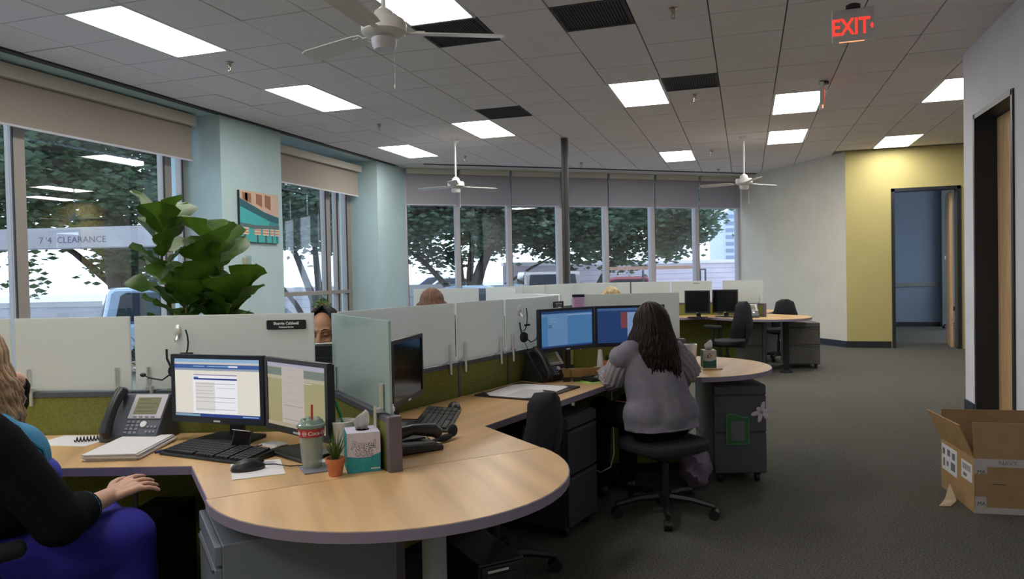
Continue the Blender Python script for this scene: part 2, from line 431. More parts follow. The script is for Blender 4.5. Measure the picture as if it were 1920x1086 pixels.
# ------------------------------------------------------------------ roller blinds
def blind(label, a, b, M, fab, fas, zf0, zf1, zb, dy_f, dy_b):
    t = thing('roller_blind', label, 'window blind', tuple(M @ Vector(((a+b)/2, dy_b, zb))), 0, 'roller blinds over the windows')
    Mi = Matrix.Translation(t.location).inverted() @ M
    MB().bx(a,b,dy_b,dy_b+.004,zb,zf1,Mi).build('fabric', fab, t)
    MB().bx(a,b,dy_f,dy_f+.06,zf0,zf1,Mi).build('fascia', fas, t, bevel=.004)
    MB().bx(a,b,dy_b-.006,dy_b+.01,zb-.018,zb+.002,Mi).build('bottom_bar', mat('blind_bar',(.6,.6,.68),.4), t)
ML = Matrix(((0,-1,0,0),(1,0,0,0),(0,0,1,0),(0,0,0,1)))      # local x -> world Y, local y -> world -X
blind('wide tan roller blind over the near left window, left of the blue pier', .65, 7.31, ML, M_BLINDT, M_FASCIA, 3.27, 3.40, 2.87, 6.30, 6.38)
blind('narrow tan roller blind between the two blue piers', 8.64, 11.30, ML, M_BLINDT, M_FASCIA, 3.22, 3.33, 2.82, 6.30, 6.38)
ordn = ['first','second','third','fourth','fifth','sixth','seventh']
for k in range(7):
    blind('grey roller blind over the %s far window bay from the blue pier' % ordn[k], bays[k]+.03, bays[k+1]-.03, MF, M_BLINDF, M_FASCIAW, 3.31, 3.415, 2.75, -.12, -.05)

# ------------------------------------------------------------------ ceiling fittings
def cell(gx, gy, w=1, l=1): return GX0+(gx+w/2)*GDX, GY0+(gy+l/2)*GDY
lab = ['large lit troffer at upper left, nearest the tan blind','second lit troffer along the left windows, above the picture','lit troffer nearest the corner of the blue pier and far windows',
 'lit troffer beside the middle ceiling fan rod','lit troffer right behind the near ceiling fan','lit troffer in mid ceiling next to a dark grille',
 'small lit troffer farthest off before the far windows','lit troffer partly behind the edge-on exit sign','lit troffer just beyond the edge-on exit sign','lit troffer above the yellow wall',
 'lit troffer cut off by the grey right wall']
def troffer(gx, gy, label):
    x, y = cell(gx, gy, 1, 2); w, l = GDX-.012, GDY*2-.012
    t = thing('ceiling_light', label, 'ceiling light', (x,y,CZ), 0, 'recessed ceiling troffers')
    f = MB(); e = .022
    for a in (-1,1):
        f.box((a*(w/2-e/2),0,.004),(e,l,.014)); f.box((0,a*(l/2-e/2),.004),(w-2*e,e,.014))
    f.build('frame', M_WHITEMT, t)
    MB().box((0,0,.007),(w-2*e,l-2*e,.004)).build('diffuser', M_LENS, t)
for (gx,gy), l in zip(lights_c, lab): troffer(gx, gy, l)
for (gx,gy), l in zip(lights_back, ['lit troffer just behind the viewpoint, by the windows','lit troffer just behind the viewpoint, mid ceiling','lit troffer at the back wall, by the windows','lit troffer at the back wall, middle one','lit troffer at the back wall, by the right wall']): troffer(gx, gy, l)
vl = ['dark return grille at top right of the near fan','dark return grille right of the mid ceiling troffer','dark return grille left beside the middle fan troffer','dark return grille crossed by the near fan blade']
for (gx,gy), l in zip(vents_c, vl):
    x, y = cell(gx, gy); t = thing('return_grille', l, 'air vent', (x,y,CZ), 0, 'dark ceiling return grilles')
    w, h = GDX-.012, GDY-.012
    f = MB()
    for a in (-1,1): f.box((a*(w/2-.01),0,.004),(.02,h,.012)); f.box((0,a*(h/2-.01),.004),(w-.04,.02,.012))
    f.build('frame', M_VENT, t)
    s = MB()
    for i in range(22): s.box((-w/2+.03+i*(w-.06)/21,0,.008),(.012,h-.04,.004),(0,R(6),0))
    tag(s.build('louvres', M_VENT, t), kind='stuff')
    MB().box((0,0,.0135),(w,h,.002)).build('backing', M_BLACKM, t)
sp = [((-4.533,5.709),'sprinkler head right of the large upper left troffer'),((-4.583,8.71),'sprinkler head above the far blue pier, beyond the picture'),((-4.502,11.6),'sprinkler head just right of the middle fan rod'),
 ((-.508,5.775),'sprinkler head at top centre right of the dark grille'),((-.532,8.664),'sprinkler head under the grille in mid ceiling'),((-.53,12.78),'sprinkler head left of the far fan rod'),
 ((-2.84,13.16),'tiny sprinkler head beside the dark pole top'),((-.5,15.18),'tiny sprinkler head right above the far windows')]
def sprinkler(x, y, label):
    t = thing('sprinkler_head', label, 'sprinkler', (x,y,CZ), 0, 'ceiling sprinkler heads')
    MB().lathe([(.034,0),(.036,-.006),(.022,-.012)]).build('escutcheon', M_BRASS, t, smooth=True)
    b = MB().lathe([(.018,-.01),(.02,-.03),(.013,-.034),(.013,-.05)]); b.cyl((.012,0,-.048),(.006,0,-.078),.004); b.cyl((-.012,0,-.048),(-.006,0,-.078),.004)
    b.build('body', M_BRASS, t, smooth=True)
    MB().lathe([(.006,-.074),(.02,-.080),(.02,-.083),(.004,-.086)]).build('deflector', M_BRASS, t, smooth=True)
for (x,y), l in sp: sprinkler(x, y, l)

def fan(x, y, z, ang, label, kit):
    t = thing('ceiling_fan', label, 'ceiling fan', (x,y,z), 0, 'three blade ceiling fans')
    top = CZ-z
    MB().lathe([(.02,top-.06),(.055,top-.035),(.065,top)], n=20).build('canopy', M_WHITEPL, t, smooth=True)
    MB().cyl((0,0,.06),(0,0,top-.03),.013).build('downrod', M_WHITEPL, t, smooth=True)
    MB().lathe([(.018,.13),(.05,.105),(.062,.07),(.06,.062),(.115,.055),(.125,.035),(.125,-.01),(.105,-.03),(.06,-.035)][::-1], n=28).build('motor_housing', M_WHITEPL, t, smooth=True)
    MB().lathe([(.055,-.105),(.068,-.085),(.072,-.045),(.06,-.033)], n=24).build('switch_cup', M_WHITEPL if not kit else mat('lilac_white_cup',(.66,.66,.74),.35), t, smooth=True)
    for k, a in enumerate(ang):
        M = Matrix.Rotation(R(a),4,'Z')
        b = MB(); pts = [(.16,-.05),(.22,-.058),(.62,-.068),(.668,-.055),(.675,0),(.668,.055),(.62,.068),(.22,.058),(.16,.05)]
        b.prism(pts, -.003, .003, M @ Matrix.Translation((0,0,-.012)) @ Matrix.Rotation(R(11),4,'X'))
        bl = b.build('blade', M_WHITEPL, t)
        ir = MB(); ir.box((.14,0,-.012),(.11,.035,.006)); ir.box((.2,0,-.01),(.05,.07,.006))
        ir2 = MB().add(ir.v, ir.f, M); ir2.build('blade_iron', M_WHITEPL, bl)
    c = MB().tube([(.065,-.01,-.06),(.066,-.01,-.3)], .0015, 4); c.ell((.066,-.01,-.315),(.006,.006,.016))
    c.build('pull_chain', M_WHITEPL, t, smooth=True)
fan(-1.90, 3.694, 2.77, (26,160,-86), 'near white ceiling fan at the top, its hub before a bright troffer', True)
fan(-4.088, 10.134, 2.74, (47,167,-73), 'white ceiling fan on a long rod before the left far windows', False)
fan(-.014, 11.716, 2.73, (47,167,-73), 'white ceiling fan on a long rod near the white wall', False)

def exit_sign(loc, rz, label):
    t = thing('exit_sign', label, 'exit sign', loc, rz, 'ceiling exit signs')
    w, h = .285, .235
    MB().lathe([(.05,0),(.05,.02),(.03,.03)], (0,0,h+.002)).build('mount', M_FRAMEDK, t, smooth=True)
    MB().box((0,.022,h/2),(w,.04,h)).build('housing', M_WHITEPL, t, bevel=.004)
    red = emis('exit_red', (1.0,.05,.03), 1.15); org = emis('exit_lamp_strip', (1.0,.36,.18), 1.5)
    MB().box((0,0,h/2),(w-.01,.006,h-.01)).build('face', mat('exit_face',(.60,.58,.60),.5), t)
    text('letters', 'EXIT', .168, red, t, basis((-.018,-.0042,.098),(1,0,0),(0,0,1),(0,-1,0)), .0012, bold=.003, sx=.76)
    MB().prism([(.112,.098),(.128,.122),(.128,.074)], 0, .002, basis((0,-.0032,0),(1,0,0),(0,0,1),(0,-1,0)))\
        .add([(.128,-.0045,.122),(.136,-.0045,.098),(.128,-.0045,.074)], [(0,2,1)]).build('arrow', red, t)
    MB().box((-.01,.015,-.002),(.17,.012,.004)).build('lamp_strip', org, t)
    return t
exit_sign((.775,5.95,3.075), 0, 'lit red EXIT sign facing the room at upper right')
exit_sign((.826,8.6,3.15), R(84), 'EXIT sign seen edge-on beside a troffer')

# dark utility pole
t = thing('utility_pole', 'dark bronze square pole from floor to ceiling before the far windows', 'pole', (-2.56,10.70,0))
MB().bx(-.045,.045,-.045,.045,.02,CZ).build('shaft', M_BRONZE, t, bevel=.004)
MB().bx(-.06,.06,-.06,.06,0,.025).build('foot', M_BRONZE, t)
MB().bx(-.012,.012,-.047,-.044,.1,CZ-.02).build('seam_strip', M_BLACK, t)

# picture on the pier, thermostat, wall outlet
t = thing('wall_picture', 'square teal canvas print with striped stools on the blue pier', 'picture', (XL+.001,7.68,1.885), R(90), None)
pw, ph = .79, .645
MB().box((pw/2,-.018,ph/2),(pw,.034,ph)).build('canvas', mat('canvas_edge',(.02,.03,.035),.7), t)
def flat(name, pts, rgb, parent, y, rough=.6):
    MB().prism(pts, 0, .0015, basis((0,y,0),(1,0,0),(0,0,1),(0,-1,0))).build(name, mat('print_%02d%02d%02d' % tuple(int(c*99) for c in rgb), rgb, rough), parent)
yy = -.0352
flat('print_wall', [(0,0),(pw,0),(pw,ph),(0,ph)], (.05,.42,.44), t, yy)
flat('print_ceiling', [(0,ph-.10),(.50,ph-.25),(pw,ph-.30),(pw,ph),(0,ph)], (.60,.43,.33), t, yy-.0017)
flat('print_beam', [(0,ph-.20),(.60,ph-.36),(pw,ph-.38),(pw,ph-.30),(.5,ph-.25),(0,ph-.10)], (.012,.11,.14), t, yy-.0017)
flat('print_shade', [(.60,ph-.36),(pw,ph-.38),(pw,.2),(.56,.2)], (.025,.28,.33), t, yy-.0017)
for k, (a,b) in enumerate(((.10,.22),(.32,.44),(.05,.15),(.50,.62))):
    flat('print_stain', [(a,ph-.10-.12*a/.8),(b,ph-.12-.12*b/.8),(b,ph-.03),(a,ph-.02)], (.30,.13,.07), t, yy-.0034)
flat('print_counter', [(0,.2),(.3,.17),(pw,.19),(pw,.235),(.3,.22),(0,.24)], (.10,.16,.16), t, yy-.0051)
for k, a in enumerate((.0,.27,.44,.60,.70)):
    w = (.16,.13,.13,.08,.085)[k]
    for j in range(5):
        flat('print_stripe', [(a,.095+j*.018),(a+w,.095+j*.018),(a+w,.111+j*.018),(a,.111+j*.018)], (.66,.26,.15) if j % 2 else (.70,.66,.6), t, yy-.0034)
    flat('print_leg', [(a+w*.4,.0),(a+w*.6,.0),(a+w*.6,.095),(a+w*.4,.095)], (.09,.07,.07), t, yy-.0034)
t = thing('thermostat', 'small beige thermostat under a clear cover beside the picture', 'thermostat', (XL,7.79,1.52), R(90))
MB().box((0,-.018,.09),(.075,.034,.15)).build('case', mat('beige_plastic',(.50,.46,.38),.5), t, bevel=.005)
MB().bx(-.055,.06,-.06,-.056,0,.19).bx(.056,.06,-.06,-.001,0,.19).build('cover', glass('clear_cover',(.9,.93,.93),.06), t)
MB().cyl((.05,-.06,.1),(.05,-.075,.1),.012).build('lock', M_CHROME, t)
t = thing('wall_outlet', 'small white outlet plate low on the white wall', 'outlet', (1.379-.001,14.516-.001,.38), math.atan2(wd.y,wd.x)+math.pi)
MB().box((0,.004,0),(.075,.008,.12)).build('plate', M_WHITEPL, t, bevel=.002)
MB().box((0,.009,.028),(.035,.004,.03)).box((0,.009,-.028),(.035,.004,.03)).build('socket', mat('socket_grey',(.4,.4,.4),.5), t)

# ------------------------------------------------------------------ cubicle partitions
J1 = Vector((-1.74,2.79)); J2 = Vector((-1.21,5.0)); J5 = Vector((-3.0,8.25)); J6 = Vector((-2.56,10.70)); J4 = Vector((-.38,11.38))
PH, GT = .925, 1.252
def partition(label, P0, ang, segs, start=.06, glassm=None, end_post=True, gap=.02, clampd=.06):
    t = thing('cubicle_partition', label, 'partition', (P0.x,P0.y,0), R(ang), 'green fabric cubicle partitions with frosted glass')
    x = .0; gm = glassm or M_FROST
    for k, L in enumerate(segs):
        x1 = x+L; e = end_post and k == len(segs)-1
        xe = x1-.032 if e else x1-.008
        xs = x+(.05 if k == 0 else .008)
        MB().bx(xs,xe,-.018,.018,.06,PH-.02).build('fabric_panel', M_GREEN, t, bevel=.005)
        MB().bx(x+(.03 if k == 0 else 0),xe,-.021,.021,PH-.02,PH).build('top_cap', M_DKGREY, t)
        MB().bx(xs,xe,-.014,.014,0,.06).build('kick_strip', M_BLACKM, t)
        if not e: MB().bx(x1-.008,x1+.008,-.020,.020,.0,PH-.02).build('seam_post', M_DKGREY, t)
        g0 = x+(start if k == 0 else gap/2); g1 = x1-(.09 if k == len(segs)-1 and not end_post else gap/2)
        if e: g1 = x1-.036
        MB().bx(g0,g1,-.005,.005,PH+.006,GT).build('glass_panel', gm, t, bevel=.002)
        for cx in (g0+clampd, g1-clampd):
            for sy in (-1,1):
                c = MB().cyl((cx,sy*.014,PH+.02),(cx,sy*.014,PH+.105),.0085,n=10).cyl((cx-.022,sy*.030,PH-.055),(cx-.022,sy*.030,PH+.025),.0075,n=10)
                c.box((cx-.011,sy*.021,PH+.012),(.03,.022,.014))
                c.build('glass_clamp', M_CHROME, t, smooth=True)
        x = x1
    if end_post: MB().bx(x-.032,x,-.024,.024,0,PH+.004).build('end_post', M_TRIM, t, bevel=.004)
    MB().cyl((0,0,0),(0,0,PH),.032,n=6).build('hub_post', M_TRIM, t)
    return t
P1 = partition('cubicle partition behind the two lit monitors at left, with the Sherrie Caldwell plate', J1, 196.8, [.86,.53,.88])
P2 = partition('long partition behind the calendar desk, running back to the blue screens', J1, 76.8, [.955,.515,.80], end_post=False)
W1 = partition('short partition wing ending beside the teal tissue box', J1, -43.2, [.83], start=.075, glassm=M_CLEARG)
P3 = partition('partition behind the blue-lit monitors, with a pink note', J2, 16.8, [.83])
P4 = partition('partition wing just showing above the headset glass', J2, 136.8, [.83])
P5 = partition('far partition behind the curly haired person', J5, 196.8, [.88])
P6 = partition('far partition running back to the dark pole', J5, 76.8, [.95,.6,.95], end_post=False)
W5 = partition('far partition wing left of the small hook, before the windows', J5, -43.2, [.83])
P7 = partition('far partition right of the dark pole, behind the dark monitors', J6, 16.8, [.95,.6,.70], end_post=False)
W4 = partition('far partition wing behind the grey phone at right', J4, -43.2, [.86])

def plate(loc, ang, l1, l2, w, h, label, s1, s2):
    t = thing('name_plate', label, 'name plate', loc, R(ang), 'black name plates')
    pts = []
    for cx, cy, a0 in ((w/2-.006,h/2-.006,0),(-w/2+.006,h/2-.006,90),(-w/2+.006,-h/2+.006,180),(w/2-.006,-h/2+.006,270)):
        pts += [(cx+.006*math.cos(R(a0+a)), cy+.006*math.sin(R(a0+a))) for a in (0,30,60,90)]
    MB().prism(pts, 0, .005, basis((0,-.0055,0),(1,0,0),(0,0,1),(0,-1,0))).build('plaque', mat('navy_black_plaque',(.008,.012,.025),.35), t)
    wht = mat('white_lettering',(.8,.8,.82),.5)
    text('lettering', l1, s1, wht, t, basis((0,-.0112,h*.14),(1,0,0),(0,0,1),(0,-1,0)), .0005, bold=.0006)
    text('lettering', l2, s2, wht, t, basis((0,-.0112,-h*.25),(1,0,0),(0,0,1),(0,-1,0)), .0005, bold=.0004)
def on_line(P, ang, s, off, z):
    d = V2(ang); n = Vector((d.y,-d.x)); q = P + d*s + n*off; return (q.x,q.y,z)
# camera side of P1 is on the right of direction 16.8
plate(on_line(J1,16.8,-.178,.0055,1.203), 16.8, 'Sherrie Caldwell', 'Customer Service', .172, .041, 'navy name plate reading Sherrie Caldwell on the left glass', .0165, .0088)
plate(on_line(J2,76.8,-.135,.0055,1.19), 76.8, 'Noel Canady', 'Customer Service', .150, .042, 'dark name plate on the glass above the left blue screen', .017, .010)
t = thing('name_plate', 'small far name plate on glass by the dark pole', 'name plate', on_line(J6,76.8,-.20,.0055,1.21), R(76.8), 'black name plates')
MB().bx(-.065,.065,-.005,0,-.0225,.0225).build('plaque', mat('navy_black_plaque'), t, bevel=.002)
MB().bx(-.045,.045,-.0056,-.005,.002,.011).bx(-.03,.03,-.0056,-.005,-.012,-.006).build('worn_lettering', mat('dim_lettering',(.30,.31,.33),.6), t)

def glass_hook(loc, ang, label):
    t = thing('glass_hook', label, 'hook', loc, R(ang), 'chrome hooks stuck on the partition glass')
    MB().ell((0,-.006,0),(.016,.008,.034)).build('pad', M_CHROME, t, smooth=True)
    MB().tube([(0,-.012,-.01),(0,-.02,-.03),(0,-.034,-.036),(0,-.042,-.022)], .004, 8).build('hook', M_CHROME, t, smooth=True)
glass_hook(on_line(J1,16.8,-.655,.005,1.178), 16.8, 'chrome hook on the glass above the left lit monitor')
glass_hook(on_line(J2,76.8,-.66,.005,1.175), 76.8, 'chrome hook on the glass holding the headset')
glass_hook(on_line(J2,136.8,.42,.005,1.20), -43.2, 'tiny chrome hook on the far wing above the headset')
glass_hook(on_line(J6,76.8,-.55,.005,1.20), 76.8, 'tiny chrome hook on the far glass left of the dark pole')

# ------------------------------------------------------------------ worktops
DT = .74
u1, u2, uw = V2(196.8), V2(76.8), V2(-43.2)
def bandring(poly, z0, z1, name, m, parent, off=.0035):
    n = len(poly); out = []; inn = []
    for i in range(n):
        a, b, c = Vector(poly[i-1]), Vector(poly[i]), Vector(poly[(i+1)%n])
        d1, d2 = (b-a).normalized(), (c-b).normalized()
        nn = Vector((d1.y,-d1.x))+Vector((d2.y,-d2.x))
        nn = nn.normalized() if nn.length > 1e-5 else Vector((d1.y,-d1.x))
        out.append(b+nn*off); inn.append(b-nn*.004)
    vs = [(p.x,p.y,z) for z in (z0,z1) for p in out] + [(p.x,p.y,z) for z in (z0,z1) for p in inn]
    fs = []
    for i in range(n):
        j = (i+1)%n
        fs += [(i,j,n+j,n+i),(2*n+j,2*n+i,3*n+i,3*n+j),(n+i,n+j,3*n+j,3*n+i),(j,i,2*n+i,2*n+j)]
    return MB().add(vs, fs).build(name, m, parent)
def ccw(poly):
    a = sum(poly[i][0]*poly[(i+1)%len(poly)][1]-poly[(i+1)%len(poly)][0]*poly[i][1] for i in range(len(poly)))
    return poly if a > 0 else poly[::-1]
def desk(name, label, O, polys, woods, legs, cat='desk'):
    """polys in world 2D; O the base point"""
    t = thing(name, label, cat, (O.x,O.y,0), 0)
    for poly, wm in zip(polys, woods):
        p = ccw([(q.x-O.x, q.y-O.y) for q in poly])
        w = MB().prism(p, DT-.028, DT).build('worktop', wm, t)
        bandring(p, DT-.031, DT-.0015, 'edge_band', M_EDGE, w)
    for kind, *a in legs:
        if kind == 'panel':
            q0, q1 = a[0]-O, a[1]-O; d = (q1-q0); L = d.length
            M = Matrix.Translation(((q0.x+q1.x)/2,(q0.y+q1.y)/2,0)) @ Matrix.Rotation(math.atan2(d.y,d.x),4,'Z')
            MB().bx(-L/2,L/2,-.014,.014,.0,DT-.03,M).build('support_panel', M_DKGREY, t)
        else:
            q0 = a[0]-O
            l = MB().cyl((q0.x,q0.y,.03),(q0.x,q0.y,DT-.03),.037,n=20).lathe([(.085,0),(.085,.012),(.04,.035)],(q0.x,q0.y,0)).lathe([(.04,-.035),(.08,-.012),(.08,0)],(q0.x,q0.y,DT-.03))
            l.build('leg', a[1] if len(a) > 1 else M_LEG, t, smooth=True)
    return t
def nrm(u, s): return Vector((-u.y,u.x))*s
def corner(J, ua, ub, la, lb, off, wa, wb):
    """worktop polygon in the corner between partitions ua and ub, lengths la, lb, depths wa, wb"""
    bis = (ua+ub).normalized()
    na = nrm(ua,1) if nrm(ua,1).dot(bis) > 0 else nrm(ua,-1)
    nb = nrm(ub,1) if nrm(ub,1).dot(bis) > 0 else nrm(ub,-1)
    def isec(p, d, q, e):
        den = d.x*e.y-d.y*e.x; r = q-p; s = (r.x*e.y-r.y*e.x)/den; return p+d*s
    K = isec(J+na*off, ua, J+nb*off, ub); I = isec(J+na*wa, ua, J+nb*wb, ub)
    return [K, J+ua*la+na*off, J+ua*la+na*wa, I, J+ub*lb+nb*wb, J+ub*lb+nb*off], K, I, na, nb
def halfdisc(J, u, s, r=.595, n=28):
    c = J+u*s; a0 = math.atan2(u.y,u.x)
    return [c + Vector((math.cos(a0+a), math.sin(a0+a)))*r for a in [(-.5+i/n)*math.pi for i in range(n+1)]]
def station_left(J, lab_a, lab_p, lam=2.20, s_end=.80, leg_m=None):
    leg_m = leg_m or M_LEG
    pa, K, I, na, nb = corner(J, u1, uw, lam, s_end, .026, .59, .59)
    desk('corner_desk', lab_a, J+u1*1.0+na*.3, [pa], [M_WOOD], [('panel', J+u1*(lam-.04)+na*.06, J+u1*(lam-.04)+na*.54)])
    hd = halfdisc(J, uw, s_end+.004)
    desk('peninsula_top', lab_p, J+uw*(s_end+.2), [hd], [M_WOOD], [('leg', J+uw*(s_end+.345), leg_m)])
station_left(J1, 'maple corner desk with grey edge under the two lit monitors at left', 'half round maple desk end in the centre foreground')
station_left(J4, 'far maple corner desk under the two dark monitors', 'far half round desk end at right before the white wall', lam=1.7, s_end=.86, leg_m=M_BLACKM)
pc, K, I, nC1, nC2 = corner(J1, uw, u2, .80, .985, .026, .59, .575)
desk('corner_desk', 'maple corner desk with the black keyboard, in front of the empty chair', J1+(uw+u2).normalized()*.5, [pc], [M_WOODB], [])
u3 = V2(16.8); u2b = V2(256.8)
pb, K, I, nB1, nB2 = corner(J2, u2b, u3, 2.268-.993, .80, .026, .575, .59)
desk('corner_desk', 'maple corner desk with calendar pad and blue-lit monitors', J2+(u2b+u3).normalized()*.5, [pb], [M_WOODB], [])
desk('peninsula_top', 'half round maple desk end by the flower sticker cabinet', J2+u3*1.0, [halfdisc(J2, u3, .804)], [M_WOODB], [('leg', J2+u3*1.15, M_BLACKM)])
p_, K, I, n5a, n5b = corner(J4, uw, u2, .86, 1.5, .04, .59, .57)
desk('corner_desk', 'far desk half hidden behind the right wing', J4+(uw+u2).normalized()*.5, [p_], [M_WOOD], [('panel', J4+u2*1.46+V2(-13.2)*.06, J4+u2*1.46+V2(-13.2)*.54)])

# pedestals
def pedestal(loc, rz, label, w=.36, d=.52, h=.585, m=None, fm=None):
    """front towards local -Y"""
    t = thing('file_pedestal', label, 'cabinet', loc, rz, 'mobile drawer pedestals'); m = m or M_PED
    MB().bx(-w/2,w/2,-d/2+.02,d/2,.06,.06+h).build('body', m, t, bevel=.004)
    zs = [(.07,.30),(.315,.545)]; z2 = .06+h
    for a, b in ((.07,.06+h*.46),(.06+h*.46+.012,.06+h*.88)):
        dr = MB().bx(-w/2+.003,w/2-.003,-d/2,-d/2+.02,a,b).build('drawer', fm or m, t, bevel=.003)
        MB().bx(-w/2+.02,w/2-.02,-d/2-.006,-d/2,b-.014,b-.004).build('drawer_pull', M_DKGREY, dr)
    MB().bx(-w/2+.003,w/2-.003,-d/2,-d/2+.02,.06+h*.88+.010,z2-.004).build('pencil_drawer', fm or m, t, bevel=.003)
    for sx in (-1,1):
        for sy in (-1,1):
            MB().cyl((sx*(w/2-.05)-.012,sy*(d/2-.06),.028),(sx*(w/2-.05)+.012,sy*(d/2-.06),.028),.028).bx(sx*(w/2-.05)-.02,sx*(w/2-.05)+.02,sy*(d/2-.06)-.02,sy*(d/2-.06)+.02,.045,.065).build('caster', M_BLACK, t, smooth=True)
    return t
# local -Y must point to: A 226.8 deg (towards the left worker)
a226 = V2(226.8); a46 = V2(46.8); a136 = V2(136.8)
c = Vector((-1.44,1.695))+a46*.27+a136*.21
pedestal((c.x,c.y,0), R(226.8+90), 'grey drawer pedestal under the front half round desk', w=.40, d=.54, m=M_PEDF)
c = Vector((-.05,5.0))+V2(106.8)*.26
pedestal((c.x,c.y,0), R(16.8), 'slate drawer pedestal with flower and green frame magnets', w=.345)
c = Vector((-1.0,3.90))+V2(166.8)*.10
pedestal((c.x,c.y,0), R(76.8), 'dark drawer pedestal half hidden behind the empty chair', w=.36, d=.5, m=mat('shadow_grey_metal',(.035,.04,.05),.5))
c = Vector((.02,11.05))
pedestal((c.x,c.y,0), R(-103.2+90+14), 'far drawer pedestal under the right end desk, nearer the chair', m=mat('taupe_metal',(.10,.095,.085),.55))
c = Vector((.72,11.22))
pedestal((c.x,c.y,0), R(10), 'far drawer pedestal at the outer right desk end', m=mat('taupe_metal',(.10,.095,.085),.55), w=.42)
# magnets on the slate pedestal
PF = Vector((-.05,5.0))+V2(286.8)*.003; ux = V2(16.8)
q = PF + ux*(-.02)
t = thing('magnet_frame', 'green magnetic picture frame on the slate pedestal drawer', 'magnet', (q.x,q.y,.36), R(16.8))
fr = [(-.072,-.10),(.072,-.10),(.072,.075),(.03,.078),(-.03,.10),(-.06,.098),(-.072,.085)]
MB().prism(fr, 0, .004, basis((0,-.001,0),(1,0,0),(0,0,1),(0,-1,0))).build('frame', mat('green_magnet',(.03,.14,.06),.5), t, bevel=.001)
MB().prism([(-.045,-.075),(.045,-.075),(.045,.05),(-.045,.05)], 0, .002, basis((0,-.005,0),(1,0,0),(0,0,1),(0,-1,0))).build('insert', mat('grey_insert',(.13,.14,.19),.4), t)
bandring([(p[0],p[1]) for p in fr], 0, .006, 'rim', mat('light_green_rim',(.08,.28,.12),.5), t, .003).matrix_local = basis((0,-.001,0),(1,0,0),(0,0,1),(0,-1,0))
q = PF + ux*.135
t = thing('flower_magnet', 'lilac flower magnet at the upper corner of the slate pedestal', 'magnet', (q.x,q.y,.47), R(16.8))
pet = mat('lilac_petal',(.62,.55,.70),.5)
for k in range(6):
    if k == 2: s_ = .6
    else: s_ = 1
    a = R(60*k+15); M = basis((0,-.006,0),(1,0,0),(0,0,1),(0,-1,0)) @ Matrix.Rotation(a,4,'Z')
    MB().ell((.038*s_,0,0),(.033*s_,.015,.004),M=M).build('petal', pet, t, smooth=True)
MB().ell((0,-.009,0),(.012,.006,.012)).build('flower_centre', mat('grey_green_centre',(.32,.38,.36),.5), t, smooth=True)
# ------------------------------------------------------------------ desk equipment
def ux_panel(x0,x1,z0,z1,y,m,parent,name='screen_area'):
    return MB().bx(x0,x1,y-.0006,y,z0,z1).build(name, m, parent)
def monitor(label, cx, cy, z0, z1, w, face, base, ui=None, bez=None, oval=False, off=.02, thick=.05):
    """screen centre cx,cy; face = direction the screen looks (deg); base offset behind the screen"""
    t = thing('computer_monitor', label, 'monitor', (cx,cy,DT), R(face+90), 'flat desktop monitors')
    bz = bez or M_BLACK; h = z1-z0; zc = z0-DT
    e = .017
    f = MB().bx(-w/2,w/2,0,.022,zc,zc+e+.008).bx(-w/2,w/2,0,.022,zc+h-e,zc+h).bx(-w/2,-w/2+e,0,.022,zc+e+.008,zc+h-e).bx(w/2-e,w/2,0,.022,zc+e+.008,zc+h-e)
    f.build('bezel', bz, t)
    MB().bx(-w/2+.004,w/2-.004,.02,.036,zc+.004,zc+h-.004).bx(-w*.28,w*.28,.034,thick,zc+h*.2,zc+h*.75).build('back_shell', bz, t, bevel=.004)
    scr = MB().bx(-w/2+e,w/2-e,.004,.02,zc+e+.008,zc+h-e).build('screen', M_SCREENOFF if ui is None else ui[0], t)
    if ui:
        W_, H_ = w-2*e, h-2*e-.008; X0, Z0 = -w/2+e, zc+e+.008
        for k, (a,b,c,d,m) in enumerate(ui[1]):
            ux_panel(X0+a*W_, X0+b*W_, Z0+c*H_, Z0+d*H_, .0036-.0004*k*.2, m, scr)
    MB().bx(-.016,.016,-.0012,.0,zc+.006,zc+.013).build('badge', M_CHROME, t)
    MB().bx(-.03,.03,off+.03,off+.06,.015,zc+h*.5).build('neck', bz, t, bevel=.004)
    if oval: MB().lathe([(.13,0),(.13,.008),(.05,.018),(.03,.022)],(0,off+.035,0)).build('base', bz, t, smooth=True)
    else: MB().prism([(-.13,off-.075),(.13,off-.075),(.115,off+.085),(-.115,off+.085)],0,.014).build('base', bz, t, bevel=.004)
    return t
sc = lambda n, rgb, s: emis('ui_'+n, rgb, s)
cream = sc('cream',(.80,.76,.66),.85); wht = sc('white',(.80,.80,.86),.95); blue = sc('blue',(.035,.11,.36),.8); dblue = sc('deep_blue',(.01,.04,.25),.8)
sky = sc('sky',(.30,.50,.72),.8); greyl = sc('grey',(.38,.38,.42),.8); pale = sc('pale',(.66,.64,.60),.8)
uiA = (cream, [(0,1,.94,1,sky),(0,1,.905,.94,pale),(0,1,.835,.905,blue),(0,1,.80,.835,sc('steel',(.30,.36,.46),.8)),(.64,.75,.86,.885,wht),(.23,.36,.866,.88,sky),
  (.22,.74,.06,.74,wht),(.23,.74,.715,.735,sc('mauve',(.36,.32,.42),.8)),(.23,.74,.64,.668,dblue),(.23,.285,.668,.69,blue),
  (.25,.48,.10,.60,sc('ivory',(.74,.71,.68),.85)),(.25,.72,.33,.34,greyl),(.25,.72,.57,.578,greyl),(.25,.46,.52,.526,greyl),(.50,.72,.50,.506,greyl),(.25,.46,.45,.456,greyl),(.25,.46,.40,.406,greyl),(.25,.72,.26,.266,greyl),(.25,.72,.13,.138,greyl),
  (0,1,0,.055,dblue),(0,.30,.008,.045,sc('taskbar_icons',(.22,.38,.45),.8)),(.80,.98,.018,.035,sky),(.4,.65,.868,.88,sky)])
olive = sc('olive',(.38,.34,.16),.75); stone = sc('stone',(.50,.44,.40),.8)
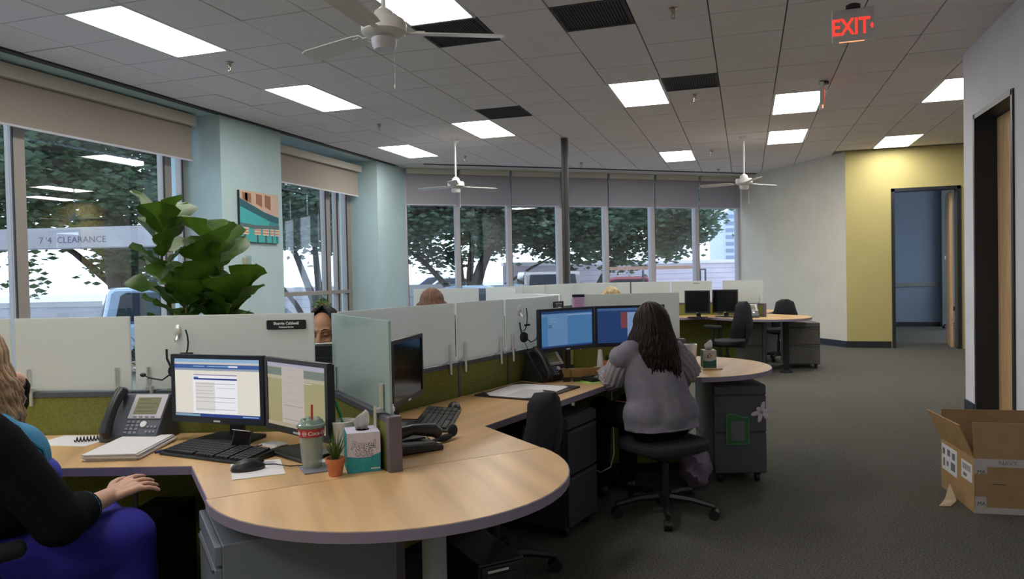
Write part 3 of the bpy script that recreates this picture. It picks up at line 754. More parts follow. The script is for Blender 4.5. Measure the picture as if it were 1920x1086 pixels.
uiA2 = (olive, [(0,1,.93,1,sc('lilac_bar',(.40,.38,.48),.8)),(0,1,.80,.92,sc('grey_green',(.15,.19,.16),.8)),(0,1,.745,.80,sc('buff',(.46,.41,.28),.8)),
  (.26,.65,.06,.95,stone),(.34,.5,.9,.912,greyl),(.3,.62,.8,.806,greyl),(.3,.62,.70,.706,greyl),(.3,.45,.65,.656,greyl),(.3,.62,.55,.556,greyl),(.3,.62,.42,.426,greyl),(.3,.62,.34,.346,sc('brown_line',(.2,.17,.13),.8)),(.3,.6,.12,.126,sc('brown_line',(.2,.17,.13),.8)),
  (.65,.78,.72,.73,pale),(0,1,0,.05,sc('tan_bar',(.42,.36,.26),.8))])
monA1 = monitor('lit monitor showing a form with navy bars, left of the pair at left', -2.046,2.441,.822,1.100,.456,268.6,None,uiA,M_NAVYB,off=.075)
monA2 = monitor('lit monitor with an olive page, right one of the pair at left', -1.612,2.345,.815,1.098,.43,245.5,None,uiA2,M_BLACK,off=.02)
monC = monitor('black switched-off monitor on the round base by the empty chair', -1.412,2.905,.853,1.137,.41,7,None,None,M_BLACK,oval=True,off=.03)
b1 = sc('azure',(.055,.19,.40),.75); b2 = sc('azure_pale',(.12,.25,.46),.75); b3 = sc('navy_screen',(.010,.045,.16),.75); b4 = sc('page_blue',(.22,.33,.55),.75); rd = sc('screen_red',(.20,.05,.07),.7)
uiB = (b1, [(0,1,.93,1,b3),(0,.5,.86,.93,b2),(.12,.5,.05,.86,b2),(.16,.3,.78,.80,b4),(.16,.3,.70,.72,b4),(.5,1,.86,.90,b4),(0,1,0,.05,b3),(.13,.2,.60,.62,b3),(.13,.2,.55,.57,b3),(.15,.45,.45,.455,b1),(.15,.45,.40,.405,b1),(.15,.45,.35,.355,b1)])
uiB2 = (b3, [(0,1,.93,1,sc('azure_bar',(.05,.12,.28),.75)),(.36,.46,.42,.88,rd),(.46,1,.05,.88,b4),(.5,.75,.7,.71,b1),(.5,.75,.6,.61,b1),(.5,.7,.5,.51,b1),(.64,.9,.1,.45,sc('page_mid',(.13,.24,.48),.75)),(.48,.6,.06,.12,rd)])
monB1 = monitor('left of the two blue-lit monitors, fully in view', -1.085,4.532,.912,1.182,.475,-33.5,None,uiB,M_NAVYB,oval=False,off=.05)
monB2 = monitor('right blue-lit monitor, half hidden by the long dark hair', -.735,4.835,.912,1.182,.475,-65,None,uiB2,M_NAVYB,oval=False,off=.05)
monE = monitor('monitor seen from behind through the gap beside the Sherrie Caldwell glass', -1.955,3.075,.84,1.085,.44,122,None,None,M_BLACK,off=.02)
MB().bx(-.21,.21,.0,.02,.344,.350).build('light_top_edge', M_WHITEPL, monE)
monD1 = monitor('left of the two dark monitors far right', -.665,10.60,.80,1.125,.355,258,None,None,M_BLACK,off=.03)
monD2 = monitor('right of the two dark monitors far right, by the grey phone', -.29,10.72,.80,1.13,.355,258,None,None,M_BLACK,off=.03)

def keyboard(label, x, y, rz, w=.44, d=.15, m=None):
    t = thing('keyboard', label, 'keyboard', (x,y,DT), rz, 'black computer keyboards')
    MB().add([(-w/2,-d/2,0),(w/2,-d/2,0),(w/2,d/2,0),(-w/2,d/2,0),(-w/2,-d/2,.010),(w/2,-d/2,.010),(w/2,d/2,.026),(-w/2,d/2,.026)],
        [(0,3,2,1),(4,5,6,7),(0,1,5,4),(1,2,6,5),(2,3,7,6),(3,0,4,7)]).build('case', m or M_BLACK, t, bevel=.004)
    k = MB(); T = Matrix.Translation((0,-d/2,.0105)) @ Matrix.Rotation(math.atan2(.016,d),4,'X')
    rows = 6; ph = (d-.02)/rows
    for r_ in range(rows):
        n = 15 if r_ else 5
        segs = [(.012, .62), (.64, .79), (.81, .988)]
        for a, b in segs:
            L = (b-a)*(w-.01); n = max(1, round(L/.019))
            for i in range(n):
                if r_ == 0 and a < .1 and 3 <= i <= 8:
                    if i != 5: continue
                    k.box((-w/2+.005+a*(w-.01)+(i+.5)*L/n, .012+ph*(r_+.5), .004),(L/n*5.7,ph-.004,.008),None,T); continue
                k.box((-w/2+.005+a*(w-.01)+(i+.5)*L/n, .012+ph*(r_+.5), .004),(L/n-.0035,ph-.0035,.008),None,T)
    tag(k.build('keys', M_KEY, t), kind='stuff')
    MB().tube([(0,d/2-.01,.012),(.02,d/2+.03,.008),(.05,d/2+.09,.004),(.04,d/2+.14,.004)],.0022,5).build('cable', M_BLACK, t)
    return t
keyboard('black keyboard in front of the lit form monitor', -1.915,2.275,R(-8))
keyboard('grey-black keyboard seen end-on before the switched-off monitor', -1.345,3.045,R(105.5),.47,.165,mat('grey_black_case',(.03,.033,.035),.5))
def mouse(label, x, y, z, rz, pts=None):
    t = thing('computer_mouse', label, 'mouse', (x,y,z), rz, 'computer mice')
    b = MB().ell((0,0,.004),(.033,.058,.034),nu=18,nv=10)
    b.v = [(v[0],v[1],max(v[2],0)) for v in b.v]
    b.build('shell', M_BLACK, t, smooth=True)
    MB().cyl((-.004,.034,.028),(.004,.034,.028),.008).build('scroll_wheel', M_KEY, t, smooth=True)
    MB().bx(-.0006,.0006,.012,.055,.02,.033).build('button_gap', M_BLACKM, t)
    if pts: MB().tube(pts,.0022,5).build('cable', M_BLACK, t)
mouse('black mouse on the white printed mouse pad', -1.652,2.118,DT+.004, R(-42), [(0,.055,.01),(.01,.09,.008),(.05,.13,.004),(.06,.17,.002),(.03,.22,.002)])
mouse('grey mouse on the green sheet by the blue-lit monitor', -.855,4.40,DT+.003, R(100))
mouse('small mouse at the far end of the grey-black keyboard', -1.385,3.345,DT, R(20))
t = thing('mouse_pad', 'white printed mouse pad beside the black keyboard', 'mouse pad', (-1.63,2.14,DT), R(40))
MB().bx(-.085,.085,-.11,.11,0,.003).build('pad', M_PAPER, t, bevel=.001)
for k in range(6): MB().bx(.01+.004*(k%2),.07-.006*(k%3),.04+k*.009,.045+k*.009,.003,.0034).build('print_line', mat('print_ink',(.28,.28,.34),.7), t)

def phone(label, x, y, rz, z=DT, dark=False):
    t = thing('desk_phone', label, 'telephone', (x,y,z), rz, 'office desk phones')
    prof = [(-.085,.0),(.095,.0),(.085,.03),(.06,.165),(.045,.185),(.03,.183),(-.085,.03)]
    MB().prism(prof, -.125, .125, basis((0,0,0),(0,1,0),(0,0,1),(1,0,0))).build('body', M_DKGREY if not dark else M_BLACK, t, bevel=.004)
    a = Vector((0,-.085,.03)); b = Vector((0,.03,.183)); dv = (b-a); L = dv.length; dv.normalize(); nv = Vector((0,-dv.z,dv.y))
    F = basis(a, (1,0,0), dv, nv)      # u = x, v up the slope, w out
    MB().bx(-.025,.122,.075,L-.003,0,.006,F).build('face_panel', mat('silver_phone',(.50,.50,.55),.35,metal=.2), t, bevel=.002)
    s = MB().bx(-.005,.095,.095,L-.02,.006,.008,F).build('display', mat('phone_display',(.20,.21,.12),.25), t)
    for k in range(4): MB().bx(.005,.05 if k == 0 else .085,.16-.018*k,.163-.018*k,.008,.0084,F).build('display_line', mat('display_ink',(.07,.075,.04),.5), s)
    kb = MB()
    for r_ in range(4):
        for c in range(3): kb.bx(-.02+c*.021,-.006+c*.021,.008+r_*.016,.018+r_*.016,0,.004,F)
    for r_ in range(2):
        for c in range(3): kb.bx(.072+c*.016,.083+c*.016,.012+r_*.022,.022+r_*.022,0,.004,F)
    for c in range(4): kb.bx(.0+c*.026,.014+c*.026,.079,.085,.006,.009,F)
    tag(kb.build('keys', mat('phone_keys',(.20,.22,.28),.4), t), kind='stuff')
    MB().cyl(F @ Vector((.055,.05,0)), F @ Vector((.055,.05,.006)), .014).build('navigation_ring', M_CHROME, t, smooth=True)
    h = MB()
    h.tube([F @ Vector((-.078,v,w_)) for v,w_ in ((-.012,.012),(.0,.030),(.035,.040),(.10,.044),(.155,.040),(.185,.030),(.198,.014))],[.018,.026,.023,.020,.023,.026,.018],12)
    h.build('handset', M_BLACK, t, smooth=True)
    return t
phone('silver-faced desk phone behind the white notepad at left', -2.452,2.452,R(12))
phone('dark desk phone beside the calendar pad, seen from its side', -1.20,4.40,R(62),dark=True)
phone('grey desk phone on the far right desk', .02,10.62,R(20))
def coil(label, pts, turns, r, name='coiled_cord'):
    P = [Vector(p) for p in pts]; N = turns*8; out = []
    for i in range(N+1):
        s = i/N*(len(P)-1); k = min(int(s), len(P)-2); p = P[k].lerp(P[k+1], s-k); d = (P[k+1]-P[k]); x, y, _ = frame_of(d)
        a = i/8*2*math.pi; out.append(p + x*r*math.cos(a) + y*r*math.sin(a))
    o = MB().tube(out, .0028, 5).build(name, M_BLACK, None, smooth=True)
    tag(o, label, 'cord')
coil('black coiled phone cord on the desk left of the notepad', [(-2.66,2.32,.753),(-2.58,2.38,.753),(-2.50,2.41,.753)], 16, .009)
# phone C: low dark phone with handset lying, seen from behind
t = thing('desk_phone', 'low black phone with its handset, tucked behind the grey end post', 'telephone', (-1.235,2.535,DT), R(140), 'office desk phones')
MB().prism([(-.10,0),(.10,0),(.10,.035),(-.10,.02)], -.09, .09, basis((0,0,0),(0,1,0),(0,0,1),(1,0,0))).build('body', M_BLACK, t, bevel=.006)
MB().tube([(-.03,-.11,.05),(-.03,-.085,.068),(-.03,0,.080),(-.03,.085,.068),(-.03,.11,.05)],[.022,.027,.021,.027,.022],12).build('handset', M_BLACK, t, smooth=True)
MB().bx(.01,.08,-.07,.06,.03,.036).build('keypad', M_KEY, t)
t = thing('headset', 'black headset boom lying on the desk by the grey-black keyboard', 'headset', (-1.16,2.66,DT), R(72))
MB().tube([(-.13,.01,.02),(-.06,.0,.016),(.0,.0,.018),(.06,.005,.02)],[.006,.007,.010,.008],8).build('boom', M_BLACK, t, smooth=True)
MB().ell((.02,.0,.016),(.05,.014,.014)).ell((.085,.012,.032),(.026,.016,.026)).build('ear_cup', M_BLACKM, t, smooth=True)
MB().tube([(-.05,0,.012),(-.04,.04,.03),(-.06,.07,.045),(-.11,.075,.04)],.002,5).build('cable', M_BLACK, t)

def hung_headset(label, loc, ang, mic_dir=1):
    t = thing('headset', label, 'headset', loc, R(ang))
    pts = [(.075*math.sin(a)*.6+.01, -.03, -.10-.085*math.cos(a)+.06) for a in [i*math.pi/9-.2 for i in range(8)]]
    MB().tube(pts,.0035,7).build('headband', M_BLACK, t, smooth=True)
    e = pts[-1]
    MB().bx(.02,.075,-.04,-.025,-.098,-.086).build('temple_pad', M_BLACKM, t, bevel=.003)
    MB().lathe([(.0,-.012),(.03,-.012),(.034,0),(.028,.014),(0,.016)],(0,0,0),18,basis((.0,-.035,-.165),(1,0,0),(0,0,1),(0,-1,0))).build('ear_cup', M_BLACKM, t, smooth=True)
    MB().tube([(-.04,-.03,-.07),(-.038,-.034,-.11),(-.015,-.036,-.16)],.005,7).build('arm', M_BLACK, t, smooth=True)
    mc = MB().tube([(.01*mic_dir,-.045,-.17),(.05*mic_dir,-.055,-.20),(.10*mic_dir,-.06,-.19),(.125*mic_dir,-.06,-.178)],[.004,.0035,.0035,.003],7); mc.ell((.13*mic_dir,-.06,-.176),(.014,.008,.009))
    mc.build('microphone', M_BLACK, t, smooth=True)
    MB().tube([(.01,-.035,-.2),(.04,-.04,-.25),(.06,-.06,-.30),(.05,-.08,-.34)],.002,5).build('cable', M_BLACK, t)
p = on_line(J2,76.8,-.66,.005,1.175); hung_headset('black headset hanging from the hook left of the blue-lit monitor', p, 76.8)
p = on_line(J1,16.8,-.655,.005,1.178); hung_headset('black headset hung behind the lit form monitor, its microphone poking out', (p[0],p[1],p[2]), 16.8, -1)

# small things on the left desk
def stack(name, label, cat, x, y, rz, w, d, n, m, th=.004, z=DT, jit=.008, group=None):
    t = thing(name, label, cat, (x,y,z), rz, group)
    for k in range(n):
        a = rnd.uniform(-jit,jit); b = rnd.uniform(-jit,jit)
        MB().box((a,b,th*(k+.5)),(w,d,th*.9),(0,0,rnd.uniform(-.02,.02)*jit/.008)).build('sheet', m, t)
    return t
stack('notepad', 'thick white notepad stack before the silver-faced phone', 'notepad', -2.305,2.265,R(20), .20,.33, 6, M_PAPER, .0045)
stack('paper_sheet', 'loose white sheet at the far left of the desk', 'paper', -2.69,2.36,R(10), .25,.19, 1, M_PAPER, .0012)
t = thing('pen', 'blue pen along the edge of the notepad', 'pen', (-2.135,2.30,DT+.006), R(62))
MB().cyl((-.07,0,0),(.055,0,0),.0045,n=8).build('barrel', mat('pen_blue',(.02,.03,.15),.4), t, smooth=True)
MB().cyl((.055,0,0),(.07,0,0),.0045,.001,n=8).build('tip', M_CHROME, t, smooth=True)
MB().bx(-.065,-.03,-.001,.001,.004,.0075).build('clip', M_CHROME, t)
stack('paper_sheet', 'small folded white slip between the smartphone and the black base', 'paper', -1.80,2.47,R(-15), .10,.06, 2, M_PAPER, .004)
stack('paper_sheet', 'white slip behind the clear cup', 'paper', -1.44,2.30,R(35), .15,.07, 1, M_PAPER, .003)
t = thing('smartphone', 'black smartphone propped on a pink stand under the lit monitor', 'phone', (-1.845,2.335,DT), R(5))
MB().box((0,.0,.052),(.078,.008,.066),(R(-18),R(4),0)).build('body', M_BLACK, t, bevel=.003)
MB().box((0,-.0045,.053),(.068,.002,.056),(R(-18),R(4),0)).build('screen', M_SCREENOFF, t)
MB().box((0,-.002,.0865),(.076,.008,.002),(R(-18),R(4),0)).build('bright_edge', M_CHROME, t)
pk = mat('pink_plastic',(.75,.10,.14),.4)
MB().ell((0,-.018,.006),(.046,.030,.014)).build('stand', pk, t, smooth=True)
# clear tumbler with lid and straw
t = thing('drink_tumbler', 'clear plastic cola tumbler with red straw on a grey coaster', 'cup', (-1.452,2.205,DT+.006), 0)
cupg = mat('clear_ribbed_plastic',(.50,.57,.54),.10)
H_ = .142
cupg.node_tree.nodes['Principled BSDF'].inputs['Alpha'].default_value = .42
rad = lambda z: .033+.012*z/H_
MB().lathe([(.0,.0),(.033,.0)]+[(rad(z)+.0008*(i%2),z) for i,z in enumerate([H_*k/16 for k in range(1,17)])],n=32).build('cup', cupg, t, smooth=True, ang=1.2)
band = MB(); n = 32
prof = [(rad(z)+.0016,z) for z in (.108,.136)]
band.lathe(prof, n=n); band.f = band.f[:-2]
band.build('red_band', mat('cola_red',(.42,.035,.05),.35), t, smooth=True)
wl_ = mat('logo_white',(.75,.75,.75),.4)
ctr = math.atan2(-2.205,1.452)
for s_, a, sz in (('Coca-Cola',.62,.019),('Coca-Cola',-1.9,.019)):
    aa = ctr+a
    text('lettering', s_, sz, wl_, t, basis((0,0,.122),(-math.sin(aa),math.cos(aa),0),(0,0,1),(math.cos(aa),math.sin(aa),0)), .0004, bend=rad(.122)+.0018, shear=.25, bold=.0003)
aa = ctr-.55
sl = MB()
for k in range(16):
    a0, a1 = k*math.pi/8, (k+1)*math.pi/8
    for q0, q1 in ((.0085,.0072),(.0048,.0038)):
        sl.add([(q0*math.cos(a0),q0*math.sin(a0),0),(q0*math.cos(a1),q0*math.sin(a1),0),(q1*math.cos(a1),q1*math.sin(a1),0),(q1*math.cos(a0),q1*math.sin(a0),0)],[(0,1,2,3)])
sl.bx(-.0075,.0075,-.0012,.0012,-.0002,.0002)
rr_ = rad(.122)+.0024
sl.v = [((rr_+v[2])*math.sin(v[0]/rr_), v[1], (rr_+v[2])*math.cos(v[0]/rr_)) for v in sl.v]
sl.build('round_seal', wl_, t).matrix_local = basis((0,0,.122),(-math.sin(aa),math.cos(aa),0),(0,0,1),(math.cos(aa),math.sin(aa),0))
lid = mat('grey_green_lid',(.24,.34,.31),.08,coat=.5); lid.node_tree.nodes['Principled BSDF'].inputs['Alpha'].default_value = .82
lm = MB().lathe([(.047,.138),(.050,.141),(.050,.149),(.043,.152),(.040,.160),(.034,.166),(.0,.164)],n=32)
for k in range(5): lm.ell((.026*math.cos(k*1.257),.026*math.sin(k*1.257),.163),(.011,.011,.008),nu=10,nv=6)
lm.build('lid', lid, t, smooth=True)
MB().cyl((0,0,.01),(.003,.002,.215),.0042,n=10).build('straw', mat('red_straw',(.50,.05,.03),.4), t, smooth=True)
wm_ = mat('cup_water',(.42,.47,.43),.08); wm_.node_tree.nodes['Principled BSDF'].inputs['Alpha'].default_value = .35
MB().lathe([(.0,.004),(.031,.004),(.0405,.102),(.0,.102)],n=24).build('water', wm_, t, smooth=True)
ic = MB()
for k in range(9): ic.box((rnd.uniform(-.017,.017),rnd.uniform(-.017,.017),.02+.009*k),(.021,.019,.017),(rnd.uniform(0,2),rnd.uniform(0,2),rnd.uniform(0,2)))
im_ = mat('ice',(.62,.68,.65),.15); im_.node_tree.nodes['Principled BSDF'].inputs['Alpha'].default_value = .5
ic.build('ice_cubes', im_, t, bevel=.003)
t = thing('coaster', 'square grey coaster under the clear tumbler', 'coaster', (-1.425,2.205,DT), R(45))
MB().bx(-.062,.062,-.062,.062,0,.005).build('slab', mat('lilac_grey_coaster',(.22,.21,.25),.6), t, bevel=.002)
# foam cup
t = thing('foam_cup', 'white foam cup with a leaning green straw behind the tumbler', 'cup', (-1.395,2.318,DT), 0)
MB().lathe([(.0,0),(.034,0),(.040,.085),(.0405,.087),(.044,.089),(.048,.142),(.050,.146),(.046,.148),(.044,.14),(.035,.02),(0,.02)],n=28).build('cup', mat('foam_white',(.78,.77,.76),.7), t, smooth=True)
MB().cyl((.025,.02,.03),(-.058,.05,.205),.0052,n=10).build('straw', mat('green_straw',(.0,.30,.10),.4), t, smooth=True)
# tissue box A
def tissue_box(label, x, y, rz, w, d, h, mt, words, top=None):
    t = thing('tissue_box', label, 'tissue box', (x,y,DT), rz, 'cube tissue boxes')
    MB().bx(0,w,0,d,0,h).build('carton', mt, t, bevel=.0015)
    lilac = mat('box_lilac_white',(.62,.60,.74),.6,noise=(160,.12))
    MB().bx(.0015,w-.0015,.0015,d-.0015,h,h+.0008).build('top_panel', lilac if top is None else top, t)
    wave = [(0,h)] + [(w*i/14, h*(.43-.05*math.sin(math.pi*i/14)+.16*max(0,i/14-.55)**1.3)) for i in range(15)] + [(w,h)]
    MB().prism(wave, 0, .0007, basis((0,0,0),(1,0,0),(0,0,1),(0,-1,0))).build('label_panel', lilac if top is None else top, t)
    MB().lathe([(.0,0),(.024,0)],(w*.52,d*.5,h+.0012),20).build('opening', M_BLACKM, t)
    ink = mat('logo_ink',(.10,.12,.20),.5)
    if words:
        F = lambda z: basis((w*.5,-.0011,z),(1,0,0),(0,0,1),(0,-1,0))
        text('lettering', words[0], h*.27, ink, t, F(h*.70), .0003, bold=.0016); text('lettering', words[1], h*.27, ink, t, F(h*.515), .0003, bold=.0016)
        lw_ = mat('logo_white',(.75,.75,.75),.4)
        a = text('lettering', words[0], h*.27, lw_, t, F(h*.705), .0004, bold=-.0002); b = text('lettering', words[1], h*.27, lw_, t, F(h*.52), .0004, bold=-.0002)
        for q in (a,b): q.location.y -= .0006
        MB().bx(w*.28,w*.72,-.0014,-.0008,h*.385,h*.425).build('strip', mat('pink_lilac_strip',(.50,.44,.66),.5), t)
        MB().bx(w*.70,w*.97,-.0012,-.0006,h*.07,h*.10).build('maker_line', lw_, t)
    else:
        for k in range(5): MB().lathe([(.0,0),(.006,0)],(0,0,0),10,basis((w*(.35+.12*(k%3)),-.0012,h*(.6+.1*(k//2))),(1,0,0),(0,0,1),(0,-1,0))).build('print_dot', mat('print_brown',(.25,.16,.13),.6), t)
    ts = MB(); n = 9; cx, cy = w*.5, d*.5
    rows = [[(-.016,-.004),(-.008,.006),(0,-.004),(.008,.006),(.016,-.004)], [(-.026,-.008),(-.012,.01),(.002,-.006),(.014,.01),(.026,-.004)], [(-.030,-.012),(-.014,.004),(.004,-.004),(.016,.008),(.027,.0)], [(-.022,-.008),(-.012,.002),(.002,0),(.016,.004),(.024,.0)]]
    zs = [h-.005, h+.025, h+.045, h+.052]
    tops = [(0,0,0,0,0),(0,0,0,0,0),(-.01,-.004,0,.006,.004),(-.012,-.004,.006,.016,.008)]
    vs = [(cx+p[0],cy+p[1],zs[r]+tops[r][k]) for r in range(4) for k, p in enumerate(rows[r])]
    fs = [(r*5+k,r*5+k+1,r*5+5+k+1,r*5+5+k) for r in range(3) for k in range(4)]
    o = ts.add(vs, fs).build('tissue', mat('tissue_white',(.80,.79,.80),.9,trans=(.35,(.7,.7,.72))), t, smooth=True, ang=3)
    sd = o.modifiers.new('s','SOLIDIFY'); sd.thickness = .0015
    return t
tissue_box('teal and white tissue box reading Angel Soft beside the end post', -1.288,2.163, R(35.5), .112,.118,.134, M_TEAL, ('Angel','Soft'))
tissue_box('dark green tissue box on the desk end beside the steel tumbler', -.285,5.115, R(14), .088,.10,.118, mat('deep_green_carton',(.015,.09,.075),.6), None, mat('grey_white_panel',(.40,.40,.38),.7))
# little potted plant
def potted(label, x, y, r, h, kind, name='potted_plant', z=DT):
    t = thing(name, label, 'plant', (x,y,z), 0, 'small terracotta pot plants')
    MB().lathe([(0,0),(r*.66,0),(r*.9,h*.72),(r,h*.72),(r*1.03,h),(r*.92,h),(r*.85,h*.8),(0,h*.8)],n=26).build('pot', M_TERRA, t, smooth=True)
    MB().lathe([(0,h*.84),(r*.88,h*.82)][::-1],n=20).build('soil', M_SOIL, t)
    g = MB()
    for k in range(kind[0]):
        a = rnd.uniform(0,6.283); L = rnd.uniform(.5,1)*kind[1]; lean = rnd.uniform(.05,.7)*kind[2]
        p0 = Vector((math.cos(a)*r*.3*rnd.random(), math.sin(a)*r*.3*rnd.random(), h*.82)); dv = Vector((math.cos(a)*lean, math.sin(a)*lean, 1)).normalized()
        sd = Vector((-math.sin(a),math.cos(a),0))
        q = [p0 + dv*(L*s_) + Vector((math.cos(a),math.sin(a),-.35))*(L*.35*s_*s_*lean) for s_ in (0,.4,.75,1)]
        ws = [kind[3],kind[3]*1.3,kind[3]*.9,.0003]
        vs = [p+sd*w for p, w in zip(q,ws)] + [p-sd*w for p, w in zip(q,ws)]
        g.add(vs, [(i,i+1,5+i,4+i) for i in range(3)])
    tag(g.build('blades', M_LEAFD, t), kind='stuff')
    return t
potted('small terracotta pot with grassy plant before the teal tissue box', -1.318,2.137, .033, .06, (75,.105,.75,.0016))
potted('small terracotta pot with green plant under the blue-lit monitors', -.885,4.86, .045, .075, (60,.06,1.0,.003))

# things on the middle desk
t = thing('desk_calendar', 'black cornered desk pad with a white calendar sheet', 'desk pad', (-1.175,3.935,DT), R(-13.2))
MB().bx(-.20,.20,-.25,.25,0,.006).build('pad', mat('brown_pad',(.05,.032,.022),.7), t, bevel=.001)
MB().box((-.01,-.005,.0068),(.34,.45,.0012),(0,0,R(4))).build('paper', M_PAPER, t)
MB().box((.06,-.08,.0078),(.19,.24,.0008),(0,0,R(4))).build('paper_print', mat('grey_print',(.50,.50,.49),.8), t)
for sx, sy in ((-1,-1),(1,-1),(1,1),(-1,1)):
    MB().prism(ccw([(sx*.20,sy*.25),(sx*.20,sy*.145),(sx*.10,sy*.25)]), .0085, .0095).build('corner_holder', M_BLACK, t)
t = thing('spectacles', 'dark folded glasses beside the calendar pad', 'glasses', (-1.02,4.34,DT+.002), R(20))
MB().tube([(-.06,0,.02),(0,.01,.022),(.06,0,.02)],.003,6).tube([(-.06,0,.02),(-.05,.11,.004)],.003,6).tube([(.06,0,.02),(.05,.11,.004)],.003,6).build('frame', M_BLACK, t, smooth=True)
MB().box((-.03,.003,.012),(.045,.003,.028)).box((.03,.003,.012),(.045,.003,.028)).build('lenses', M_SCREENOFF, t)
stack('paper_sheet', 'light green paper sheet under the grey mouse', 'paper', -.93,4.37,R(50), .15,.20, 1, mat('lime_paper',(.35,.52,.12),.8), .0012)
stack('paper_sheet', 'white sheet at the desk edge by the steel tumbler', 'paper', -.40,4.86,R(14), .19,.10, 1, M_PAPER, .0015)
t = thing('desk_riser', 'tan wooden riser under the left blue-lit monitor', 'monitor riser', (-1.0,4.62,DT), R(42))
wd2 = mat('tan_riser',(.36,.21,.085),.6,noise=(4,.12))
MB().bx(-.20,.20,-.165,-.15,0,.072).build('front_board', wd2, t, bevel=.002)
MB().bx(-.20,.20,-.15,-.14,.05,.07).bx(-.20,-.188,-.165,-.06,0,.07).bx(.188,.20,-.165,-.06,0,.07).build('side_board', wd2, t)
t = thing('lotion_bottle', 'white tapering bottle standing before the blue-lit monitors', 'bottle', (-.905,4.66,DT), 0)
MB().lathe([(0,0),(.024,0),(.026,.02),(.024,.05),(.014,.155),(.012,.165),(0,.168)],n=20).build('bottle', M_WHITEPL, t, smooth=True)
MB().lathe([(0,-.001),(.028,-.001),(.028,.024),(.0,.025)],n=20).build('cap', mat('grey_cap',(.25,.30,.30),.4), t, smooth=True)
MB().lathe([(.0242,.045),(.0165,.12)],n=20).build('label', mat('label_grey',(.52,.52,.50),.6), t, smooth=True)
stack('note_pad', 'small white note block before the tapering bottle', 'notepad', -.87,4.565,R(30), .09,.09, 8, M_PAPER, .008, jit=.001)
t = thing('keyboard', 'black keyboard under the hands of the woman in grey', 'keyboard', (-.80,4.52,DT), R(46), 'black computer keyboards')
MB().bx(-.2,.2,-.06,.06,0,.018).build('case', M_BLACK, t, bevel=.003)
k = MB()
for i in range(19):
    for j in range(5): k.box((-.185+i*.0205,-.046+j*.022,.021),(.017,.018,.006))
tag(k.build('keys', M_KEY, t), kind='stuff')
t = thing('steel_tumbler', 'stainless steel tumbler on the desk beside the grey sweater', 'tumbler', (-.365,5.03,DT), 0)
MB().lathe([(0,0),(.033,0),(.035,.01),(.036,.075),(.041,.085),(.045,.165),(.045,.170),(.041,.172)],n=30).build('body', M_CHROME, t, smooth=True)
MB().lathe([(.0,.174),(.040,.174),(.043,.168)][::-1],n=28).build('lid', glass('tumbler_lid',(.5,.5,.5),.1), t, smooth=True)
t = thing('pink_note', 'glowing pink note clipped on the glass above the right blue screen', 'note', on_line(J2,16.8,.05,.012,1.15), R(16.8))
MB().bx(-.0,.078,-.003,0,0,.085).build('sheet', mat('pink_sheet',(.82,.58,.80),.7,trans=(.45,(.95,.65,.95))), t)
MB().bx(-.004,.082,-.006,.004,.085,.103).build('clip_bar', mat('navy_clip',(.015,.012,.06),.4), t)
for k in range(3): MB().bx(.012,.06,-.0036,-.003,.02+.02*k,.023+.02*k).build('print_line', mat('pink_ink',(.55,.35,.5),.7), t)
t = thing('pen', 'pen lying on the desk edge under the green tissue box', 'pen', (-.225,5.02,DT+.005), R(20), None)
MB().cyl((-.06,0,0),(.06,0,0),.0045,n=8).build('barrel', mat('tan_pen',(.4,.28,.15),.5), t, smooth=True)
MB().cyl((.06,0,0),(.075,0,0),.0045,.001,n=8).build('tip', M_BLACK, t, smooth=True)
stack('sticky_note', 'pale green strip on the far glass right of the pole', 'note', *on_line(J6,16.8,1.93,.012,0)[:2], R(16.8), .09, .002, 1, mat('pale_green_note',(.42,.46,.34),.8), .022, z=1.205, jit=0)

# under the desks
def tower(label, x, y, rz, w=.18, d=.42, h=.42, badge=None):
    t = thing('computer_tower', label, 'computer', (x,y,0), rz, 'black desktop computers under the desks')
    MB().bx(-w/2,w/2,-d/2,d/2,.012,h).build('case', M_BLACK, t, bevel=.006)
    MB().bx(-w/2+.01,w/2-.01,-d/2-.008,-d/2,.02,h-.01).build('front_cover', mat('blue_black_cover',(.018,.022,.035),.4), t, bevel=.004)
    MB().bx(-w*.35,w*.35,-d/2-.012,-d/2-.008,h-.07,h-.04).build('drive_door', M_KEY, t)
    MB().cyl((0,-d/2-.008,h-.1),(0,-d/2-.014,h-.1),.012).build('power_button', M_CHROME, t)
    for sx in (-1,1):
        for sy in (-1,1): MB().cyl((sx*(w/2-.03),sy*(d/2-.04),0),(sx*(w/2-.03),sy*(d/2-.04),.014),.014).build('foot', M_BLACKM, t)
    if badge: MB().bx(-.06,.02,-d/2-.0145,-d/2-.012,h-.03,h-.022).build('badge', M_PAPER, t)
    return t
tower('black computer tower under the left desk, its top catching light', -2.34,2.40,R(16.8),h=.46)
tower('black computer tower on the carpet behind the empty chair', -1.08,4.33,R(30),badge=True)
tower('dark computer tower behind the round desk leg', -.98,2.55,R(46),badge=True,h=.4)
t = thing('picture_stand', 'small lilac framed stand on the tower under the calendar desk', 'picture frame', (-1.07,4.32,.42), R(10))
MB().box((0,0,.075),(.09,.012,.14),(R(-12),0,0)).build('frame', mat('beige_frame',(.20,.19,.19),.5), t, bevel=.003)
MB().box((0,-.008,.075),(.065,.004,.10),(R(-12),0,0)).build('insert', mat('lilac_insert',(.12,.12,.24),.4), t)
stack('paper_sheet', 'loose papers on the tower under the calendar desk', 'paper', -1.03,4.27,R(35), .13,.12, 3, mat('dim_paper',(.40,.39,.46),.8), .003, z=.42)
t = thing('plastic_bag', 'crumpled lilac plastic bag under the desk beside the slate pedestal', 'bag', (-.33,4.83,0), 0)
b = MB().ell((0,0,.16),(.09,.10,.16),nu=22,nv=16)
